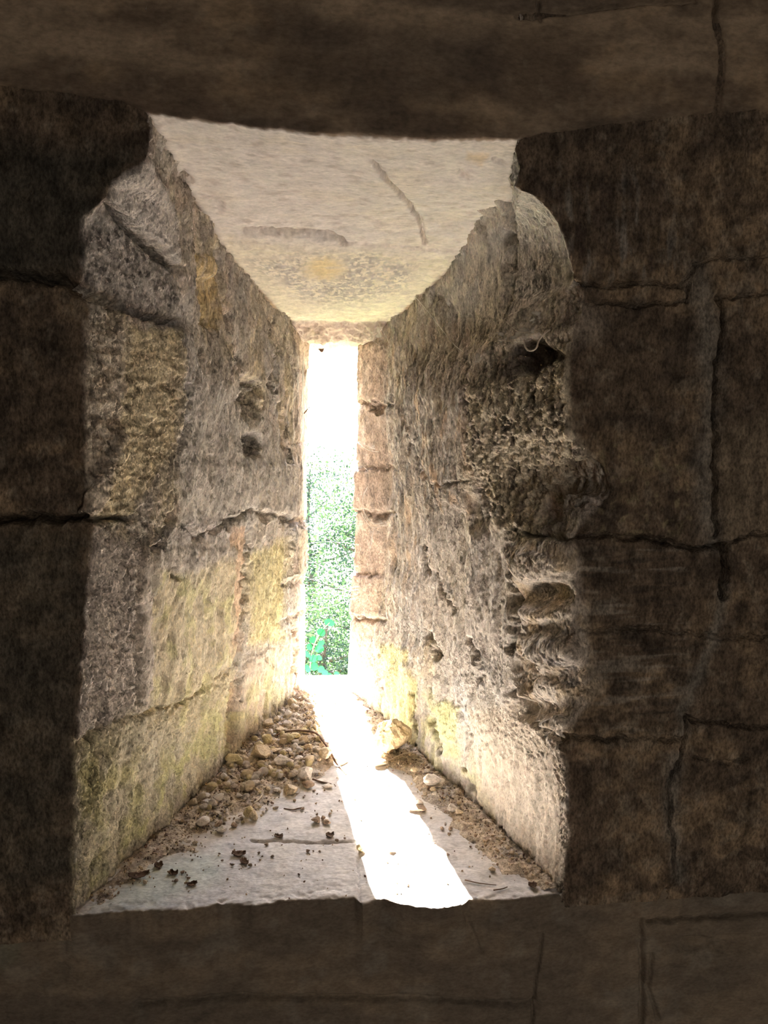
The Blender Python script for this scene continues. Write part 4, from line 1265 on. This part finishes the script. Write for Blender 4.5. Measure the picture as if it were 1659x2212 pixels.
def tree(x, y, h, rad, n, label, seed, mat, leaf=.055, group=None):
    r = np.random.default_rng(seed)
    root = empty('leafy_tree', (x, y, GZ)); tag(root, label, 'tree')
    tube('trunk', [(0, 0, -.1), (.05, .03, h * .3), (-.04, .05, h * .6), (.02, 0, h * .92)], [.09, .07, .05, .015], M_BARK, root, sides=9)
    br = []
    for k in range(16):
        z0 = h * r.uniform(.18, .8); an = r.uniform(0, 6.28); L_ = rad * r.uniform(.6, 1.0) * (1 - .5 * (z0 / h) ** 2)
        p = [np.array((0, 0, z0)), np.array((math.cos(an) * L_ * .5, math.sin(an) * L_ * .5, z0 + .15 * L_)), np.array((math.cos(an) * L_, math.sin(an) * L_, z0 + .35 * L_))]
        tube('branch', p, [.03, .018, .006], M_BARK, root, sides=6, sub=4)
        br += [p[1], p[2], (p[1] + p[2]) / 2]
    nb = max(60, n // 110)
    u_ = r.random(nb)
    zc = h * (.10 + .9 * u_)
    prof = np.sin(np.pi * np.clip(.12 + .82 * u_, 0, 1)) ** .6
    an = r.uniform(0, 6.28, nb); rr = rad * prof * np.sqrt(r.random(nb))
    bc = np.stack([np.cos(an) * rr, np.sin(an) * rr, zc], -1)
    bc = np.vstack([bc, np.array(br)])
    cent = bc[r.integers(0, len(bc), n)] + r.normal(size=(n, 3)) * np.array([.16, .16, .13])
    V, Fq = leaves_mesh(cent, leaf, r)
    mesh_np('foliage', V, Fq, mat, root, smooth=False)
    return root


tree(1.05, 8.8, 3.55, 1.25, 17000, 'light green tree straight behind the slit, its top fading into the sky', 1, M_LEAF)
tree(-1.35, 10.9, 3.4, 1.2, 12000, 'dark green tree behind the left edge of the slit', 2, M_LEAF2)
tree(3.1, 11.4, 3.6, 1.3, 12000, 'dark green tree farther back to the right behind the slit', 3, M_LEAF2)
tree(0.2, 13.6, 3.6, 1.5, 11000, 'farthest tree, seen through the gaps of the light green tree', 4, M_LEAF2)
tree(0.25, 6.4, 2.25, 0.75, 9000, 'low bush nearest the wall below the light green tree', 5, M_LEAF, .045)

vine = empty('climbing_plant', tuple(on_y(668, 1500, 1.45)))
tag(vine, 'climber with round turquoise green leaves at the lower left outside the slit', 'plant')
inv = Matrix.Translation(-vine.location)
stem = [(640, 3900, 1.40), (652, 2600, 1.41), (655, 1640, 1.42), (664, 1540, 1.44), (668, 1470, 1.46), (672, 1420, 1.47), (682, 1385, 1.47), (696, 1362, 1.47), (712, 1345, 1.47)]
s1 = tube('stem', [P3(q) for q in stem], [.0028, .0022, .0012], M_STEM, vine); s1.matrix_parent_inverse = inv
s2 = tube('stem', [P3(q) for q in [(664, 1540, 1.44), (690, 1490, 1.46), (712, 1468, 1.47), (733, 1470, 1.47)]], [.0022, .001], M_STEM, vine); s2.matrix_parent_inverse = inv
th = np.linspace(0, 2 * np.pi, 25)[:-1]
hx = np.sin(th) * (1 + .10 * np.cos(2 * th)); hy = -np.cos(th) * .95 - .25 * np.exp(-((th - np.pi) / .5) ** 2) * -1.0
hx = .5 * hx; hy = .5 * hy
r = np.random.default_rng(21)
VL = [(711, 1346, 26, 15), (693, 1366, 21, 15), (676, 1383, 16, 14), (694, 1390, 17, 12), (690, 1403, 22, 19), (668, 1398, 14, 14), (677, 1424, 20, 17), (689, 1422, 14, 13), (679, 1441, 17, 18),
      (665, 1446, 12, 18), (694, 1447, 17, 16), (702, 1455, 16, 15), (714, 1462, 13, 16), (727, 1456, 12, 10), (700, 1470, 16, 16), (667, 1476, 20, 20), (731, 1477, 22, 14), (718, 1480, 16, 14), (698, 1487, 20, 12), (664, 1415, 12, 16)]
for x, y, w, h in VL:
    c_ = P3((x, y, 1.46 + r.uniform(-.02, .02)))
    s_ = (c_ - CAM) @ fwd / F
    X = hx * w * s_; Z = hy * h * s_
    ctr = np.array([[0, 0, 0]])
    V = np.stack([X, .10 * (X ** 2 + Z ** 2) / (w * s_) * 4, Z], -1)
    V = np.vstack([V, ctr])
    R_ = np.array(Matrix.Rotation(r.uniform(-.5, .5), 3, 'Y') @ Matrix.Rotation(r.uniform(-.35, .35), 3, 'X') @ Matrix.Rotation(r.uniform(-.4, .4), 3, 'Z'))
    V = V @ R_.T + c_
    m_ = len(hx)
    Fq = np.array([[k, (k + 1) % m_, m_] for k in range(m_)])
    lf = mesh_np('leaf', V, Fq, M_VINE, vine)
    lf.matrix_parent_inverse = inv
